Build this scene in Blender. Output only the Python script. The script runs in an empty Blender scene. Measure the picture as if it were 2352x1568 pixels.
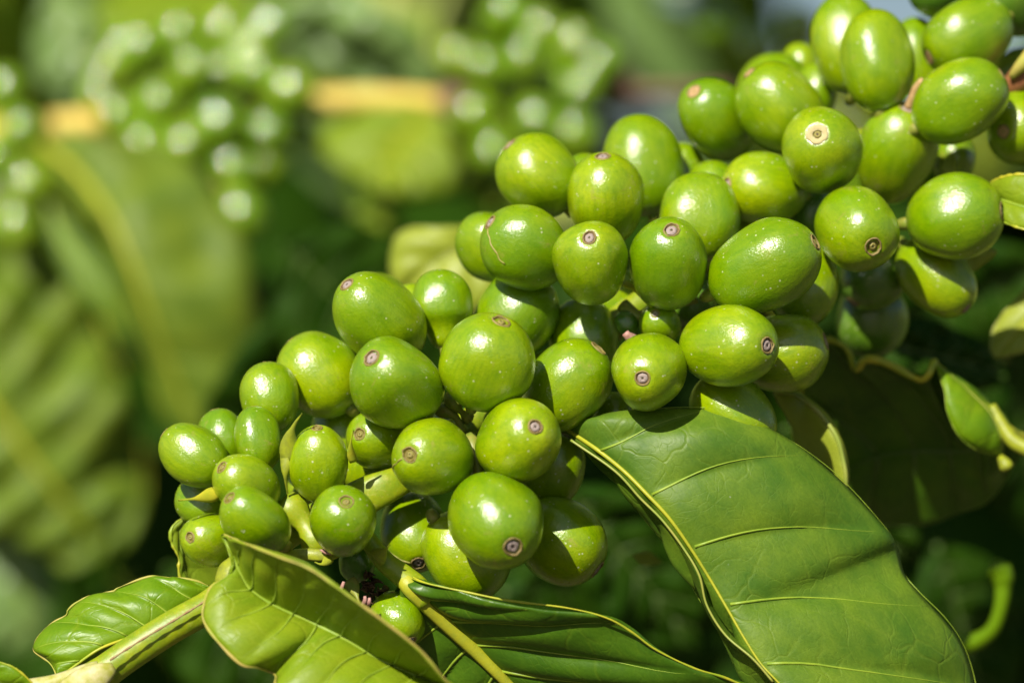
import bpy, math, random
from mathutils import Vector, Quaternion, Matrix, noise

random.seed(11)
# ------------------------------------------------------------------ camera, sky, sun, exposure
H = 1.30                    # height of the lens above the ground
S = 0.45                    # distance to the plane in focus
K = 0.156 / 2352            # metres per picture unit in that plane
LENS = 36 * S / 0.156
sc = bpy.context.scene
C = sc.collection
cd = bpy.data.cameras.new('camera')
cam = bpy.data.objects.new('camera', cd)
C.objects.link(cam)
cam.location = (0, 0, H)
cam.rotation_euler = (math.radians(90), 0, 0)
cd.sensor_width = 36
cd.lens = LENS
cd.clip_start = 0.02
cd.clip_end = 500
cd.dof.use_dof = True
cd.dof.focus_distance = S + 0.001
cd.dof.aperture_fstop = 9.6
sc.camera = cam

SUN = Vector((-0.34, -0.70, 0.63)).normalized()      # towards the sun
w = bpy.data.worlds.new('World')
sc.world = w
w.use_nodes = True
wn = w.node_tree
bg = wn.nodes['Background']
sky = wn.nodes.new('ShaderNodeTexSky')
sky.sky_type = 'NISHITA'
sky.sun_disc = False
sky.sun_elevation = math.asin(SUN.z)
sky.sun_rotation = math.atan2(SUN.x, SUN.y)
wn.links.new(sky.outputs[0], bg.inputs[0])
bg.inputs[1].default_value = 0.055
sd = bpy.data.lights.new('sun', 'SUN')
sd.energy = 5.0
sd.angle = math.radians(0.5)
sd.color = (1.0, 0.94, 0.82)
sun = bpy.data.objects.new('sun', sd)
C.objects.link(sun)
sun.location = (0, 0, 6)
sun.rotation_euler = SUN.to_track_quat('Z', 'Y').to_euler()
sc.view_settings.view_transform = 'Standard'
sc.view_settings.look = 'None'
sc.view_settings.exposure = 0.36
sc.view_settings.gamma = 1.0
sc.view_settings.use_curve_mapping = False


# ------------------------------------------------------------------ helpers
def P(x, y, mm):
    d = S + mm / 1000.0
    f = K * d / S
    return Vector(((x - 1176) * f, d, H - (y - 784) * f))


def px(mm):
    return K * (S + mm / 1000.0) / S


def tag(o, label=None, cat=None, group=None, kind=None):
    if label: o['label'] = label
    if cat: o['category'] = cat
    if group: o['group'] = group
    if kind: o['kind'] = kind
    return o


def link(name, data, parent=None):
    o = bpy.data.objects.new(name, data)
    C.objects.link(o)
    if parent: o.parent = parent
    return o


def empty(name, loc=(0, 0, 0)):
    o = link(name, None)
    o.location = loc
    o.empty_display_size = 0.01
    return o


def mesh(name, vs, fs, m, smooth=True, uvs=None):
    me = bpy.data.meshes.new(name)
    me.from_pydata([tuple(v) for v in vs], [], fs)
    if uvs:
        l = me.uv_layers.new(name='UVMap')
        for lp in me.loops:
            l.data[lp.index].uv = uvs[lp.vertex_index]
    me.materials.append(m)
    if smooth:
        me.polygons.foreach_set('use_smooth', [True] * len(me.polygons))
    me.update()
    return me


def part(name, me, parent, origin):
    """mesh given in world coordinates, hung on an empty that stands at origin"""
    me.transform(Matrix.Translation(-Vector(origin)))
    return link(name, me, parent)


def cr(pts, n):
    """Catmull-Rom resampling of a list of equal-length tuples"""
    pts = [Vector(p) for p in pts]
    if len(pts) == 2:
        return [pts[0].lerp(pts[1], i / (n - 1)) for i in range(n)]
    ext = [pts[0] * 2 - pts[1]] + pts + [pts[-1] * 2 - pts[-2]]
    # by chord length
    L = [0]
    for i in range(1, len(pts)):
        L.append(L[-1] + (pts[i] - pts[i - 1]).length)
    out = []
    for k in range(n):
        s = L[-1] * k / (n - 1)
        i = 0
        while i < len(pts) - 2 and s > L[i + 1]: i += 1
        t = (s - L[i]) / max(1e-9, L[i + 1] - L[i])
        p0, p1, p2, p3 = ext[i:i + 4]
        out.append(0.5 * ((2 * p1) + (p2 - p0) * t + (2 * p0 - 5 * p1 + 4 * p2 - p3) * t * t
                          + (3 * p1 - p0 - 3 * p2 + p3) * t ** 3))
    return out


def tube_geo(path, rad, seg=8, cap=True, flat=1.0):
    n = len(path)
    vs, fs = [], []
    up = Vector((0.13, -1, 0.21)).normalized()
    for i, p in enumerate(path):
        t = (path[min(i + 1, n - 1)] - path[max(i - 1, 0)])
        t = t.normalized() if t.length > 1e-9 else Vector((0, 0, 1))
        b = t.cross(up)
        if b.length < 0.05: b = t.cross(Vector((1, 0, 0.3)))
        b.normalize()
        c = b.cross(t).normalized()
        up = c
        r = rad(i / (n - 1)) if callable(rad) else rad
        for j in range(seg):
            a = 2 * math.pi * j / seg
            vs.append(p + b * (r * math.cos(a)) + c * (r * flat * math.sin(a)))
    for i in range(n - 1):
        for j in range(seg):
            k = (j + 1) % seg
            fs.append((i * seg + j, i * seg + k, (i + 1) * seg + k, (i + 1) * seg + j))
    if cap:
        for base, idx, sgn in ((0, 0, 1), ((n - 1) * seg, n - 1, -1)):
            c0 = len(vs)
            vs.append(path[idx].copy())
            for j in range(seg):
                k = (j + 1) % seg
                fs.append((c0, base + k, base + j) if sgn > 0 else (c0, base + j, base + k))
    return vs, fs


def tube(name, path, rad, m, seg=8, flat=1.0):
    v, f = tube_geo(path, rad, seg, True, flat)
    return mesh(name, v, f, m)


# ------------------------------------------------------------------ materials
def mat(name):
    m = bpy.data.materials.new(name)
    m.use_nodes = True
    nt = m.node_tree
    return m, nt, nt.nodes['Principled BSDF'], nt.nodes['Material Output']


def N(nt, t, **kw):
    n = nt.nodes.new(t)
    for k, v in kw.items():
        if k == 'ins':
            for a, b in v.items(): n.inputs[a].default_value = b
        else:
            setattr(n, k, v)
    return n


def mixc(nt, fac, a, b, mode='MIX'):
    n = nt.nodes.new('ShaderNodeMix')
    n.data_type = 'RGBA'
    n.blend_type = mode
    for s, v in ((n.inputs[0], fac), (n.inputs[6], a), (n.inputs[7], b)):
        if isinstance(v, bpy.types.NodeSocket): nt.links.new(v, s)
        elif isinstance(v, (int, float)): s.default_value = v
        else: s.default_value = (*v, 1)
    return n.outputs[2]


def ramp(nt, src, stops):
    r = nt.nodes.new('ShaderNodeValToRGB')
    el = r.color_ramp.elements
    while len(el) < len(stops): el.new(0.5)
    for e, (p, c) in zip(el, stops):
        e.position = p
        e.color = (c, c, c, 1) if isinstance(c, (int, float)) else (*c, 1)
    nt.links.new(src, r.inputs[0])
    return r.outputs[0]


def noise_t(nt, vec, scale, detail=3, rough=0.5, dist=0.0):
    n = N(nt, 'ShaderNodeTexNoise', ins={'Scale': scale, 'Detail': detail, 'Roughness': rough, 'Distortion': dist})
    nt.links.new(vec, n.inputs['Vector'])
    return n.outputs['Fac']


def mapping(nt, vec, scale):
    n = N(nt, 'ShaderNodeMapping')
    n.inputs['Scale'].default_value = scale
    nt.links.new(vec, n.inputs[0])
    return n.outputs[0]


def math_n(nt, op, a, b=None):
    n = N(nt, 'ShaderNodeMath', operation=op)
    for i, v in enumerate((a, b)):
        if v is None: continue
        if isinstance(v, bpy.types.NodeSocket): nt.links.new(v, n.inputs[i])
        else: n.inputs[i].default_value = v
    return n.outputs[0]


def offset_coord(nt, scale=1.0):
    """object coordinates moved by a random amount per object"""
    tc = N(nt, 'ShaderNodeTexCoord')
    oi = N(nt, 'ShaderNodeObjectInfo')
    cx = N(nt, 'ShaderNodeCombineXYZ')
    r = math_n(nt, 'MULTIPLY', oi.outputs['Random'], 3.7)
    for i in range(3): nt.links.new(r, cx.inputs[i])
    va = N(nt, 'ShaderNodeVectorMath', operation='ADD')
    nt.links.new(tc.outputs['Object'], va.inputs[0])
    nt.links.new(cx.outputs[0], va.inputs[1])
    return tc, oi, va.outputs[0]


def cherry_mat(name, base, deep, yellow):
    m, nt, b, out = mat(name)
    tc, oi, vec = offset_coord(nt)
    big = noise_t(nt, vec, 90, 2)
    col = mixc(nt, ramp(nt, big, [(0.35, 0.0), (0.7, 1.0)]), base, yellow)
    # faint lengthwise streaks in the skin
    st = noise_t(nt, mapping(nt, vec, (1, 1, 0.07)), 1500, 3, 0.6)
    col = mixc(nt, ramp(nt, st, [(0.45, 0.0), (0.75, 0.33)]), col, deep)
    mott = noise_t(nt, vec, 420, 4, 0.65)
    col = mixc(nt, ramp(nt, mott, [(0.42, 0.0), (0.78, 0.38)]), col, deep)
    # each cherry a little different
    col = mixc(nt, math_n(nt, 'MULTIPLY', oi.outputs['Random'], 0.45), col, deep)
    # tan blush and small russet scuffs
    sc_ = noise_t(nt, vec, 260, 5, 0.75, 0.6)
    col = mixc(nt, ramp(nt, sc_, [(0.60, 0.0), (0.74, 0.6)]), col, (0.33, 0.27, 0.07))
    # pale dust specks
    vo = N(nt, 'ShaderNodeTexVoronoi', ins={'Scale': 900.0})
    nt.links.new(vec, vo.inputs['Vector'])
    dot = ramp(nt, vo.outputs['Distance'], [(0.10, 1.0), (0.17, 0.0)])
    pick = ramp(nt, noise_t(nt, vec, 330, 2), [(0.50, 0.0), (0.58, 1.0)])
    dust = math_n(nt, 'MULTIPLY', dot, pick)
    col = mixc(nt, math_n(nt, 'MULTIPLY', dust, 0.85), col, (0.55, 0.58, 0.36))
    nt.links.new(col, b.inputs['Base Color'])
    rg = ramp(nt, noise_t(nt, vec, 600, 3), [(0.3, 0.26), (0.75, 0.38)])
    nt.links.new(rg, b.inputs['Roughness'])
    b.inputs['Specular IOR Level'].default_value = 0.2
    b.inputs['Coat Weight'].default_value = 0.85
    b.inputs['Coat IOR'].default_value = 1.68
    b.inputs['Coat Roughness'].default_value = 0.215
    b.inputs['Subsurface Weight'].default_value = 0.22
    b.inputs['Subsurface Radius'].default_value = (1.0, 1.1, 0.12)
    b.inputs['Subsurface Scale'].default_value = 0.0016
    bp = N(nt, 'ShaderNodeBump', ins={'Strength': 0.9, 'Distance': 0.00009})
    h = noise_t(nt, vec, 2100, 3, 0.75)
    nt.links.new(h, bp.inputs['Height'])
    bp2 = N(nt, 'ShaderNodeBump', ins={'Strength': 0.4, 'Distance': 0.00030})
    nt.links.new(noise_t(nt, mapping(nt, vec, (1, 1, 0.35)), 330, 2), bp2.inputs['Height'])
    nt.links.new(bp.outputs[0], bp2.inputs['Normal'])
    nt.links.new(bp2.outputs[0], b.inputs['Normal'])
    nt.links.new(bp2.outputs[0], b.inputs['Coat Normal'])
    return m


M_CH = cherry_mat('green_skin', (0.220, 0.350, 0.0), (0.050, 0.180, 0.0), (0.350, 0.440, 0.0))
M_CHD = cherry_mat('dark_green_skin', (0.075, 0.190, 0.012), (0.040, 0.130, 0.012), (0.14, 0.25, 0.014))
M_CHB = cherry_mat('far_green_skin', (0.18, 0.34, 0.0), (0.10, 0.26, 0.0), (0.27, 0.40, 0.0))
_b = M_CHB.node_tree.nodes['Principled BSDF']
_b.inputs['Coat Weight'].default_value = 1.0
_b.inputs['Coat IOR'].default_value = 2.1
_b.inputs['Coat Roughness'].default_value = 0.10


def rough_mat(name, a, b_, scale=1400, rough=0.5, spec=0.4, bump=0.00008, stops=(0.4, 0.65)):
    m, nt, b, out = mat(name)
    tc, oi, vec = offset_coord(nt)
    n = noise_t(nt, vec, scale, 4, 0.65)
    nt.links.new(mixc(nt, ramp(nt, n, [(stops[0], 0.0), (stops[1], 1.0)]), a, b_), b.inputs['Base Color'])
    b.inputs['Roughness'].default_value = rough
    b.inputs['Specular IOR Level'].default_value = spec
    bp = N(nt, 'ShaderNodeBump', ins={'Strength': 0.7, 'Distance': bump})
    nt.links.new(noise_t(nt, vec, scale * 1.5, 4, 0.7), bp.inputs['Height'])
    nt.links.new(bp.outputs[0], b.inputs['Normal'])
    return m


M_RING = rough_mat('tan_scar_rim', (0.36, 0.25, 0.10), (0.14, 0.14, 0.02), 900, 0.45)
M_DISH = rough_mat('olive_scar_dish', (0.16, 0.16, 0.02), (0.24, 0.15, 0.03), 1500, 0.3)
M_DISHP = rough_mat('brown_scar_dish', (0.13, 0.09, 0.035), (0.26, 0.17, 0.07), 1500, 0.35)
M_PURP = rough_mat('lilac_scar_button', (0.46, 0.38, 0.36), (0.24, 0.17, 0.12), 2200, 0.5)
M_OLIVE = rough_mat('olive_scar_button', (0.34, 0.32, 0.07), (0.24, 0.17, 0.06), 2200, 0.25)
M_CREAM = rough_mat('cream_scar_rim', (0.62, 0.52, 0.27), (0.42, 0.36, 0.13), 1800, 0.6)
M_HOLE = rough_mat('dark_scar_pit', (0.05, 0.03, 0.025), (0.10, 0.06, 0.04), 2200, 0.6)
M_PINK = rough_mat('pink_dry_scale', (0.55, 0.32, 0.28), (0.35, 0.16, 0.13), 900, 0.6)
M_TAN = rough_mat('tan_dry_style', (0.55, 0.36, 0.17), (0.40, 0.24, 0.10), 600, 0.6)
M_SEAM = rough_mat('tan_seam', (0.36, 0.30, 0.10), (0.25, 0.26, 0.04), 900, 0.5)
M_DRY = rough_mat('brown_dry_bract', (0.10, 0.045, 0.02), (0.03, 0.015, 0.01), 900, 0.7)
M_STALK = rough_mat('green_stalk', (0.20, 0.26, 0.03), (0.30, 0.27, 0.05), 700, 0.45)
M_BRACT = rough_mat('yellow_green_bract', (0.32, 0.36, 0.02), (0.22, 0.25, 0.03), 700, 0.4)
M_GOLD = rough_mat('golden_stem', (0.80, 0.58, 0.12), (0.62, 0.50, 0.09), 150, 0.5)
M_GOLD.node_tree.nodes['Principled BSDF'].inputs['Roughness'].default_value = 0.55
M_BROWN = rough_mat('brown_node_bark', (0.26, 0.15, 0.10), (0.14, 0.09, 0.06), 300, 0.7)
M_RED = rough_mat('reddish_stem', (0.24, 0.07, 0.05), (0.35, 0.16, 0.05), 200, 0.5)
M_LINE = rough_mat('brown_stem_crease', (0.30, 0.17, 0.08), (0.36, 0.28, 0.12), 1500, 0.7)
M_PALE = rough_mat('pale_papery_sheath', (0.55, 0.50, 0.25), (0.34, 0.35, 0.04), 350, 0.5)


def stem_mat():
    m, nt, b, out = mat('yellow_green_stem')
    tc, oi, vec = offset_coord(nt)
    n = noise_t(nt, vec, 240, 4, 0.6)
    col = mixc(nt, ramp(nt, n, [(0.4, 0.0), (0.65, 1.0)]), (0.28, 0.34, 0.005), (0.16, 0.25, 0.006))
    n2 = noise_t(nt, vec, 1600, 3, 0.6)
    col = mixc(nt, ramp(nt, n2, [(0.55, 0.0), (0.72, 0.5)]), col, (0.42, 0.42, 0.08))
    nt.links.new(col, b.inputs['Base Color'])
    b.inputs['Roughness'].default_value = 0.42
    bp = N(nt, 'ShaderNodeBump', ins={'Strength': 0.5, 'Distance': 0.00015})
    nt.links.new(noise_t(nt, vec, 900, 4), bp.inputs['Height'])
    nt.links.new(bp.outputs[0], b.inputs['Normal'])
    b.inputs['Subsurface Weight'].default_value = 0.15
    b.inputs['Subsurface Scale'].default_value = 0.001
    return m


M_STEM = stem_mat()


def leaf_mat(name, a, b_, vein, trans, rough=0.38, tw=0.28, net=1.0, spec=0.5):
    m, nt, b, out = mat(name)
    tc = N(nt, 'ShaderNodeTexCoord')
    uv = tc.outputs['UV']
    oi = N(nt, 'ShaderNodeObjectInfo')
    n = noise_t(nt, uv, 120, 4, 0.6)
    col = mixc(nt, ramp(nt, n, [(0.35, 0.0), (0.68, 1.0)]), a, b_)
    # net of fine veins: two sizes of cells, warped
    wv = N(nt, 'ShaderNodeTexNoise', ins={'Scale': 160.0, 'Detail': 2.0})
    nt.links.new(uv, wv.inputs['Vector'])
    vm = N(nt, 'ShaderNodeVectorMath', operation='MULTIPLY_ADD')
    nt.links.new(wv.outputs['Color'], vm.inputs[0])
    vm.inputs[1].default_value = (0.006, 0.006, 0.0)
    nt.links.new(uv, vm.inputs[2])
    hs = []
    for scl, wd, amt in ((170, 0.05, 0.5), (620, 0.09, 0.20)):
        v = N(nt, 'ShaderNodeTexVoronoi', feature='DISTANCE_TO_EDGE', ins={'Scale': float(scl)})
        nt.links.new(vm.outputs[0], v.inputs['Vector'])
        line = ramp(nt, v.outputs['Distance'], [(0.0, 1.0), (wd, 0.0)])
        brk = ramp(nt, noise_t(nt, uv, scl * 0.45, 2), [(0.40, 0.1), (0.62, 1.0)])
        line = math_n(nt, 'MULTIPLY', line, brk)
        hs.append(line)
        col = mixc(nt, math_n(nt, 'MULTIPLY', line, amt * net), col, vein)
    fine = noise_t(nt, uv, 2600, 3, 0.7)
    col = mixc(nt, ramp(nt, fine, [(0.4, 0.0), (0.7, 0.30)]), col, tuple(x * 0.55 for x in a))
    # tiny pale flecks
    vo = N(nt, 'ShaderNodeTexVoronoi', ins={'Scale': 420.0})
    nt.links.new(uv, vo.inputs['Vector'])
    dot = ramp(nt, vo.outputs['Distance'], [(0.05, 1.0), (0.09, 0.0)])
    pick = ramp(nt, noise_t(nt, uv, 130, 2), [(0.62, 0.0), (0.66, 1.0)])
    col = mixc(nt, math_n(nt, 'MULTIPLY', math_n(nt, 'MULTIPLY', dot, pick), 0.7), col, (0.5, 0.52, 0.4))
    nt.links.new(col, b.inputs['Base Color'])
    nt.links.new(ramp(nt, noise_t(nt, uv, 300, 3), [(0.3, rough - 0.06), (0.7, rough + 0.10)]), b.inputs['Roughness'])
    b.inputs['Specular IOR Level'].default_value = spec
    bp = N(nt, 'ShaderNodeBump', ins={'Strength': 0.6, 'Distance': 0.00011})
    hsum = math_n(nt, 'ADD', math_n(nt, 'MULTIPLY', hs[0], -0.9), math_n(nt, 'MULTIPLY', hs[1], -0.35))
    hsum = math_n(nt, 'ADD', hsum, math_n(nt, 'MULTIPLY', noise_t(nt, uv, 900, 3), 0.9))
    nt.links.new(hsum, bp.inputs['Height'])
    nt.links.new(bp.outputs[0], b.inputs['Normal'])
    tr = N(nt, 'ShaderNodeBsdfTranslucent')
    nt.links.new(mixc(nt, 0.5, col, trans), tr.inputs['Color'])
    mx = N(nt, 'ShaderNodeMixShader', ins={0: tw})
    nt.links.new(b.outputs[0], mx.inputs[1])
    nt.links.new(tr.outputs[0], mx.inputs[2])
    nt.links.new(mx.outputs[0], out.inputs['Surface'])
    return m


M_L1 = leaf_mat('leaf_mid_green', (0.078, 0.180, 0.012), (0.185, 0.295, 0.018), (0.24, 0.34, 0.03), (0.30, 0.48, 0.01), 0.48, net=0.55, spec=0.35)
M_L2 = leaf_mat('leaf_dark_green', (0.045, 0.120, 0.006), (0.085, 0.185, 0.008), (0.12, 0.21, 0.01), (0.2, 0.35, 0.01), 0.34, 0.15, 1.2, 0.35)
M_L3 = leaf_mat('leaf_light_green', (0.215, 0.345, 0.010), (0.330, 0.430, 0.014), (0.38, 0.45, 0.03), (0.45, 0.60, 0.01), 0.42, 0.32, 0.6, 0.35)
M_L4 = leaf_mat('leaf_grass_green', (0.130, 0.280, 0.003), (0.220, 0.360, 0.005), (0.30, 0.40, 0.02), (0.40, 0.55, 0.005), 0.36, 0.28, 0.7, 0.4)
M_LB = leaf_mat('leaf_far_green', (0.190, 0.310, 0.012), (0.300, 0.400, 0.018), (0.32, 0.40, 0.03), (0.45, 0.55, 0.02), 0.50, 0.32, 0.4, 0.35)
M_LY = leaf_mat('leaf_yellow_green', (0.34, 0.42, 0.030), (0.40, 0.46, 0.040), (0.46, 0.50, 0.06), (0.55, 0.60, 0.03), 0.45, 0.30, 0.3)
M_LS = leaf_mat('leaf_painted_shade', (0.012, 0.045, 0.001), (0.024, 0.065, 0.001), (0.05, 0.09, 0.005), (0.10, 0.25, 0.0), 0.6, 0.12, 0.6, 0.10)  # deep shade painted into the leaf colour, far darker than the other greens
M_LG = leaf_mat('leaf_grey_green', (0.170, 0.290, 0.070), (0.220, 0.340, 0.100), (0.30, 0.39, 0.10), (0.30, 0.45, 0.08), 0.32, 0.2, 0.3, 0.7)
M_LF = leaf_mat('leaf_olive_green', (0.125, 0.215, 0.016), (0.220, 0.305, 0.022), (0.28, 0.36, 0.03), (0.40, 0.52, 0.02), 0.50, 0.32, 0.4, 0.35)
M_VEIN = rough_mat('yellow_vein', (0.40, 0.40, 0.020), (0.34, 0.37, 0.025), 900, 0.45)
M_VEIN2 = rough_mat('pale_green_vein', (0.27, 0.37, 0.03), (0.20, 0.31, 0.025), 500, 0.45)
M_VEIND = rough_mat('dull_green_vein', (0.10, 0.17, 0.03), (0.08, 0.14, 0.025), 900, 0.45)
M_EDGE = rough_mat('golden_leaf_edge', (0.50, 0.46, 0.030), (0.26, 0.36, 0.02), 190, 0.4)
M_EDGEG = rough_mat('green_leaf_edge', (0.26, 0.33, 0.050), (0.33, 0.33, 0.06), 190, 0.4)
M_EDGEB = rough_mat('tan_leaf_edge', (0.44, 0.35, 0.08), (0.30, 0.36, 0.03), 190, 0.5)


# ------------------------------------------------------------------ leaves
def leaf(parent, origin, mid, left, right, m, nv=9, quilt=0.0004, bulge=(0.0006, 0.0006), slope=0.13,
         nu=70, nw=14, mid_r=0.0007, edge_r=0.00022, vein_r=0.00026, m_mid=None, m_vein=None, m_edge=None,
         thick=0.00028, wob=0.0, label=None, name='leaf', veins=(1, 1), ph0=0.35, mid_end=0.15, midflat=1.0, raw=False, vein_ok=None, edges=(1, 1),
         wedge=None):
    """mid/left/right: control points (x, y, mm) - or world vectors if raw"""
    f = (lambda p: Vector(p)) if raw else (lambda p: P(*p))
    A = cr([f(p) for p in mid], nu)
    B = [cr([f(p) for p in left], nu), cr([f(p) for p in right], nu)]
    length = sum((A[i + 1] - A[i]).length for i in range(nu - 1))
    seed = random.random() * 50

    def raws(i, sd, v):
        return A[i].lerp(B[sd][i], v)

    nrm = [[None] * nu, [None] * nu]
    for sd in (0, 1):
        for i in range(nu):
            a, b = max(i - 2, 0), min(i + 2, nu - 1)
            du = raws(b, sd, 0.5) - raws(a, sd, 0.5)
            dv = B[sd][i] - A[i]
            if dv.length < 1e-6: dv = B[sd][min(max(i, 4), nu - 5)] - A[min(max(i, 4), nu - 5)]
            n = du.cross(dv)
            if n.length < 1e-12: n = Vector((0, -1, 0))
            n.normalize()
            if sd == 0: n = -n
            nrm[sd][i] = n
        # smooth the normals along the leaf
        sm = []
        for i in range(nu):
            q = Vector()
            for k in range(max(0, i - 4), min(nu, i + 5)): q += nrm[sd][k]
            sm.append(q.normalized() if q.length > 1e-6 else nrm[sd][i])
        nrm[sd] = sm
    # make both halves point the same way as the first one, overall towards the lens
    tot = sum((n.dot(Vector((0, -1, 0.1))) for n in nrm[1]), 0.0)
    flip = -1 if tot < 0 else 1

    def surf(i, sd, v):
        u = i / (nu - 1)
        p = raws(i, sd, v)
        env = math.sin(math.pi * min(1, max(0, v))) ** 0.6 if 0 < v < 1 else 0
        wdt = (B[sd][i] - A[i]).length
        ph = (u - slope * v * 1.0) * nv + ph0
        ph += 0.0
        q = quilt * (abs(math.sin(math.pi * ph)) ** 0.65) * env
        n = nrm[sd][i] * flip
        h = q + bulge[sd] * env * min(1.0, wdt / 0.008)
        if wob: h += wob * noise.noise(Vector((u * 7 + seed, v * 2.2 + sd * 9, seed))) * v
        return p + n * h

    vs, uvs, cols = [], [], []
    for i in range(nu):
        row = []
        for j in range(-nw, nw + 1):
            sd = 0 if j < 0 else 1
            v = abs(j) / nw
            vs.append(surf(i, sd, v))
            wdt = (B[sd][i] - A[i]).length
            uvs.append((i / (nu - 1) * length + seed, (1 if sd else -1) * v * wdt + seed * 0.3))
    W = 2 * nw + 1
    fs = []
    for i in range(nu - 1):
        for j in range(W - 1):
            a = i * W + j
            fs.append((a, a + 1, a + W + 1, a + W) if flip > 0 else (a, a + W, a + W + 1, a + 1))
    me = mesh(name, vs, fs, m, True, uvs)
    acc = Vector()
    for p_ in me.polygons: acc += p_.normal * p_.area
    ref = Vector()
    for i in range(nu): ref += (nrm[0][i] + nrm[1][i]) * flip
    if acc.dot(ref) < 0: me.flip_normals()
    o = part(name, me, parent, origin)
    if thick:
        md = o.modifiers.new('thickness', 'SOLIDIFY')
        md.thickness = thick
        md.offset = -1
    if label: o['label'] = label
    if m_mid:
        pth = [A[i] + (nrm[0][i] + nrm[1][i]) * (0.5 * flip * mid_r * 0.35) for i in range(nu)]
        part('midrib', tube('midrib', pth, lambda t: mid_r * (1 - (1 - mid_end) * t), m_mid, 10, midflat), o, origin)
    if m_edge:
        for sd in (0, 1):
            if edge_r <= 0 or not edges[sd]: continue
            seedr = random.random() * 30
            part('leaf_edge', tube('leaf_edge', B[sd], lambda t: edge_r * (0.75 + 0.75 * noise.noise(Vector((t * 22, seedr, 1)))), m_edge, 6), o, origin)
    if m_vein:
        for sd in (0, 1):
            if not veins[sd]: continue
            for k in range(nv + 1):
                u0 = (k - ph0) / nv
                if u0 < 0.02 or u0 > 0.93: continue
                if vein_ok and not vein_ok(sd, u0): continue
                pth = []
                for s in range(15):
                    v = 0.02 + 0.95 * s / 14
                    ui = (u0 + slope * v + 0.010 * math.sin(v * 5 + k)) * (nu - 1)
                    if ui > nu - 1.01: break
                    i0 = int(ui)
                    p = surf(i0, sd, v).lerp(surf(i0 + 1, sd, v), ui - i0)
                    pth.append(p + nrm[sd][i0] * flip * 0.00001)
                if len(pth) > 4:
                    part('side_vein', tube('side_vein', pth, lambda t: vein_r * (1.05 - t) ** 1.3 + 0.00002, m_vein, 6), o, origin)
    return o


def simple_leaf(base, direction, normal, L, W, droop=0.2, fold=0.15, curl=0.0):
    """control curves of one ordinary leaf in world space"""
    d = Vector(direction).normalized()
    n = Vector(normal)
    n = (n - d * n.dot(d)).normalized()
    s = d.cross(n).normalized()
    base = Vector(base)
    mid, le, ri = [], [], []
    for i in range(9):
        t = i / 8
        c = base + d * (L * t) - n * (droop * L * t * t)
        wd = W * 0.5 * (math.sin(math.pi * t ** 0.85) ** 0.75 if 0 < t < 1 else 0.0) + 0.0002
        rp = math.sin(t * 9) * 0.07
        mid.append(c)
        le.append(c - s * wd + n * wd * (fold + rp - curl * t))
        ri.append(c + s * wd + n * wd * (fold - rp - curl * t))
    return mid, le, ri


# ------------------------------------------------------------------ ground
def ground():
    m, nt, b, out = mat('soil')
    tc = N(nt, 'ShaderNodeTexCoord')
    v = tc.outputs['Object']
    col = mixc(nt, ramp(nt, noise_t(nt, v, 1.3, 5), [(0.4, 0.0), (0.62, 1.0)]), (0.10, 0.055, 0.032), (0.06, 0.085, 0.025))
    col = mixc(nt, ramp(nt, noise_t(nt, v, 25, 5, 0.7), [(0.45, 0.0), (0.7, 0.7)]), col, (0.17, 0.11, 0.07))
    nt.links.new(col, b.inputs['Base Color'])
    b.inputs['Roughness'].default_value = 0.95
    bp = N(nt, 'ShaderNodeBump', ins={'Strength': 0.8, 'Distance': 0.03})
    nt.links.new(noise_t(nt, v, 30, 6, 0.7), bp.inputs['Height'])
    nt.links.new(bp.outputs[0], b.inputs['Normal'])
    vs, fs = [], []
    xs = [-200, -80, -30, -12, -6, -3, -1.5, 0, 1.5, 3, 6, 12, 30, 80, 200]
    for y in xs:
        for x in xs:
            far = max(abs(x), abs(y))
            vs.append((x, y + 1, noise.noise(Vector((x * 0.4, y * 0.4, 2))) * (0.04 if far < 20 else 0.6)))
    n = len(xs)
    for i in range(n - 1):
        for j in range(n - 1):
            fs.append((i * n + j, i * n + j + 1, (i + 1) * n + j + 1, (i + 1) * n + j))
    o = link('ground', mesh('ground', vs, fs, m))
    tag(o, kind='structure')


ground()


# ------------------------------------------------------------------ the foliage of the shrubs all round (nobody could count it)
def foliage(name, specs, mats, label, cat='foliage'):
    vs, fs, uvs, mi = [], [], [], []
    for (base, d, n, L, W, k) in specs:
        mid, le, ri = simple_leaf(base, d, n, L, W, random.uniform(0.05, 0.35), random.uniform(0.05, 0.35))
        b0 = len(vs)
        for i in range(9):
            for q, t in ((le[i], -1), (mid[i], 0), (ri[i], 1)):
                vs.append(q)
                uvs.append((i / 8 * L + b0 * 0.01, t * W * 0.5))
        for i in range(8):
            for j in range(2):
                a = b0 + i * 3 + j
                fs.append((a, a + 1, a + 4, a + 3))
                mi.append(k)
    me = mesh(name, vs, fs, mats[0], True, uvs)
    for q in mats[1:]: me.materials.append(q)
    me.polygons.foreach_set('material_index', mi)
    o = link(name, me)
    md = o.modifiers.new('thickness', 'SOLIDIFY')
    md.thickness = 0.0003
    return tag(o, label, cat, kind='stuff')


def rnd_dir(spread=1.0):
    d = Vector((random.gauss(0, 1), random.gauss(0, 0.6), random.gauss(-0.5, 0.6)))
    n = Vector((random.gauss(0, 0.45), random.gauss(-0.75, 0.4), random.gauss(0.7, 0.4)))
    return d.normalized(), n.normalized()


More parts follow.
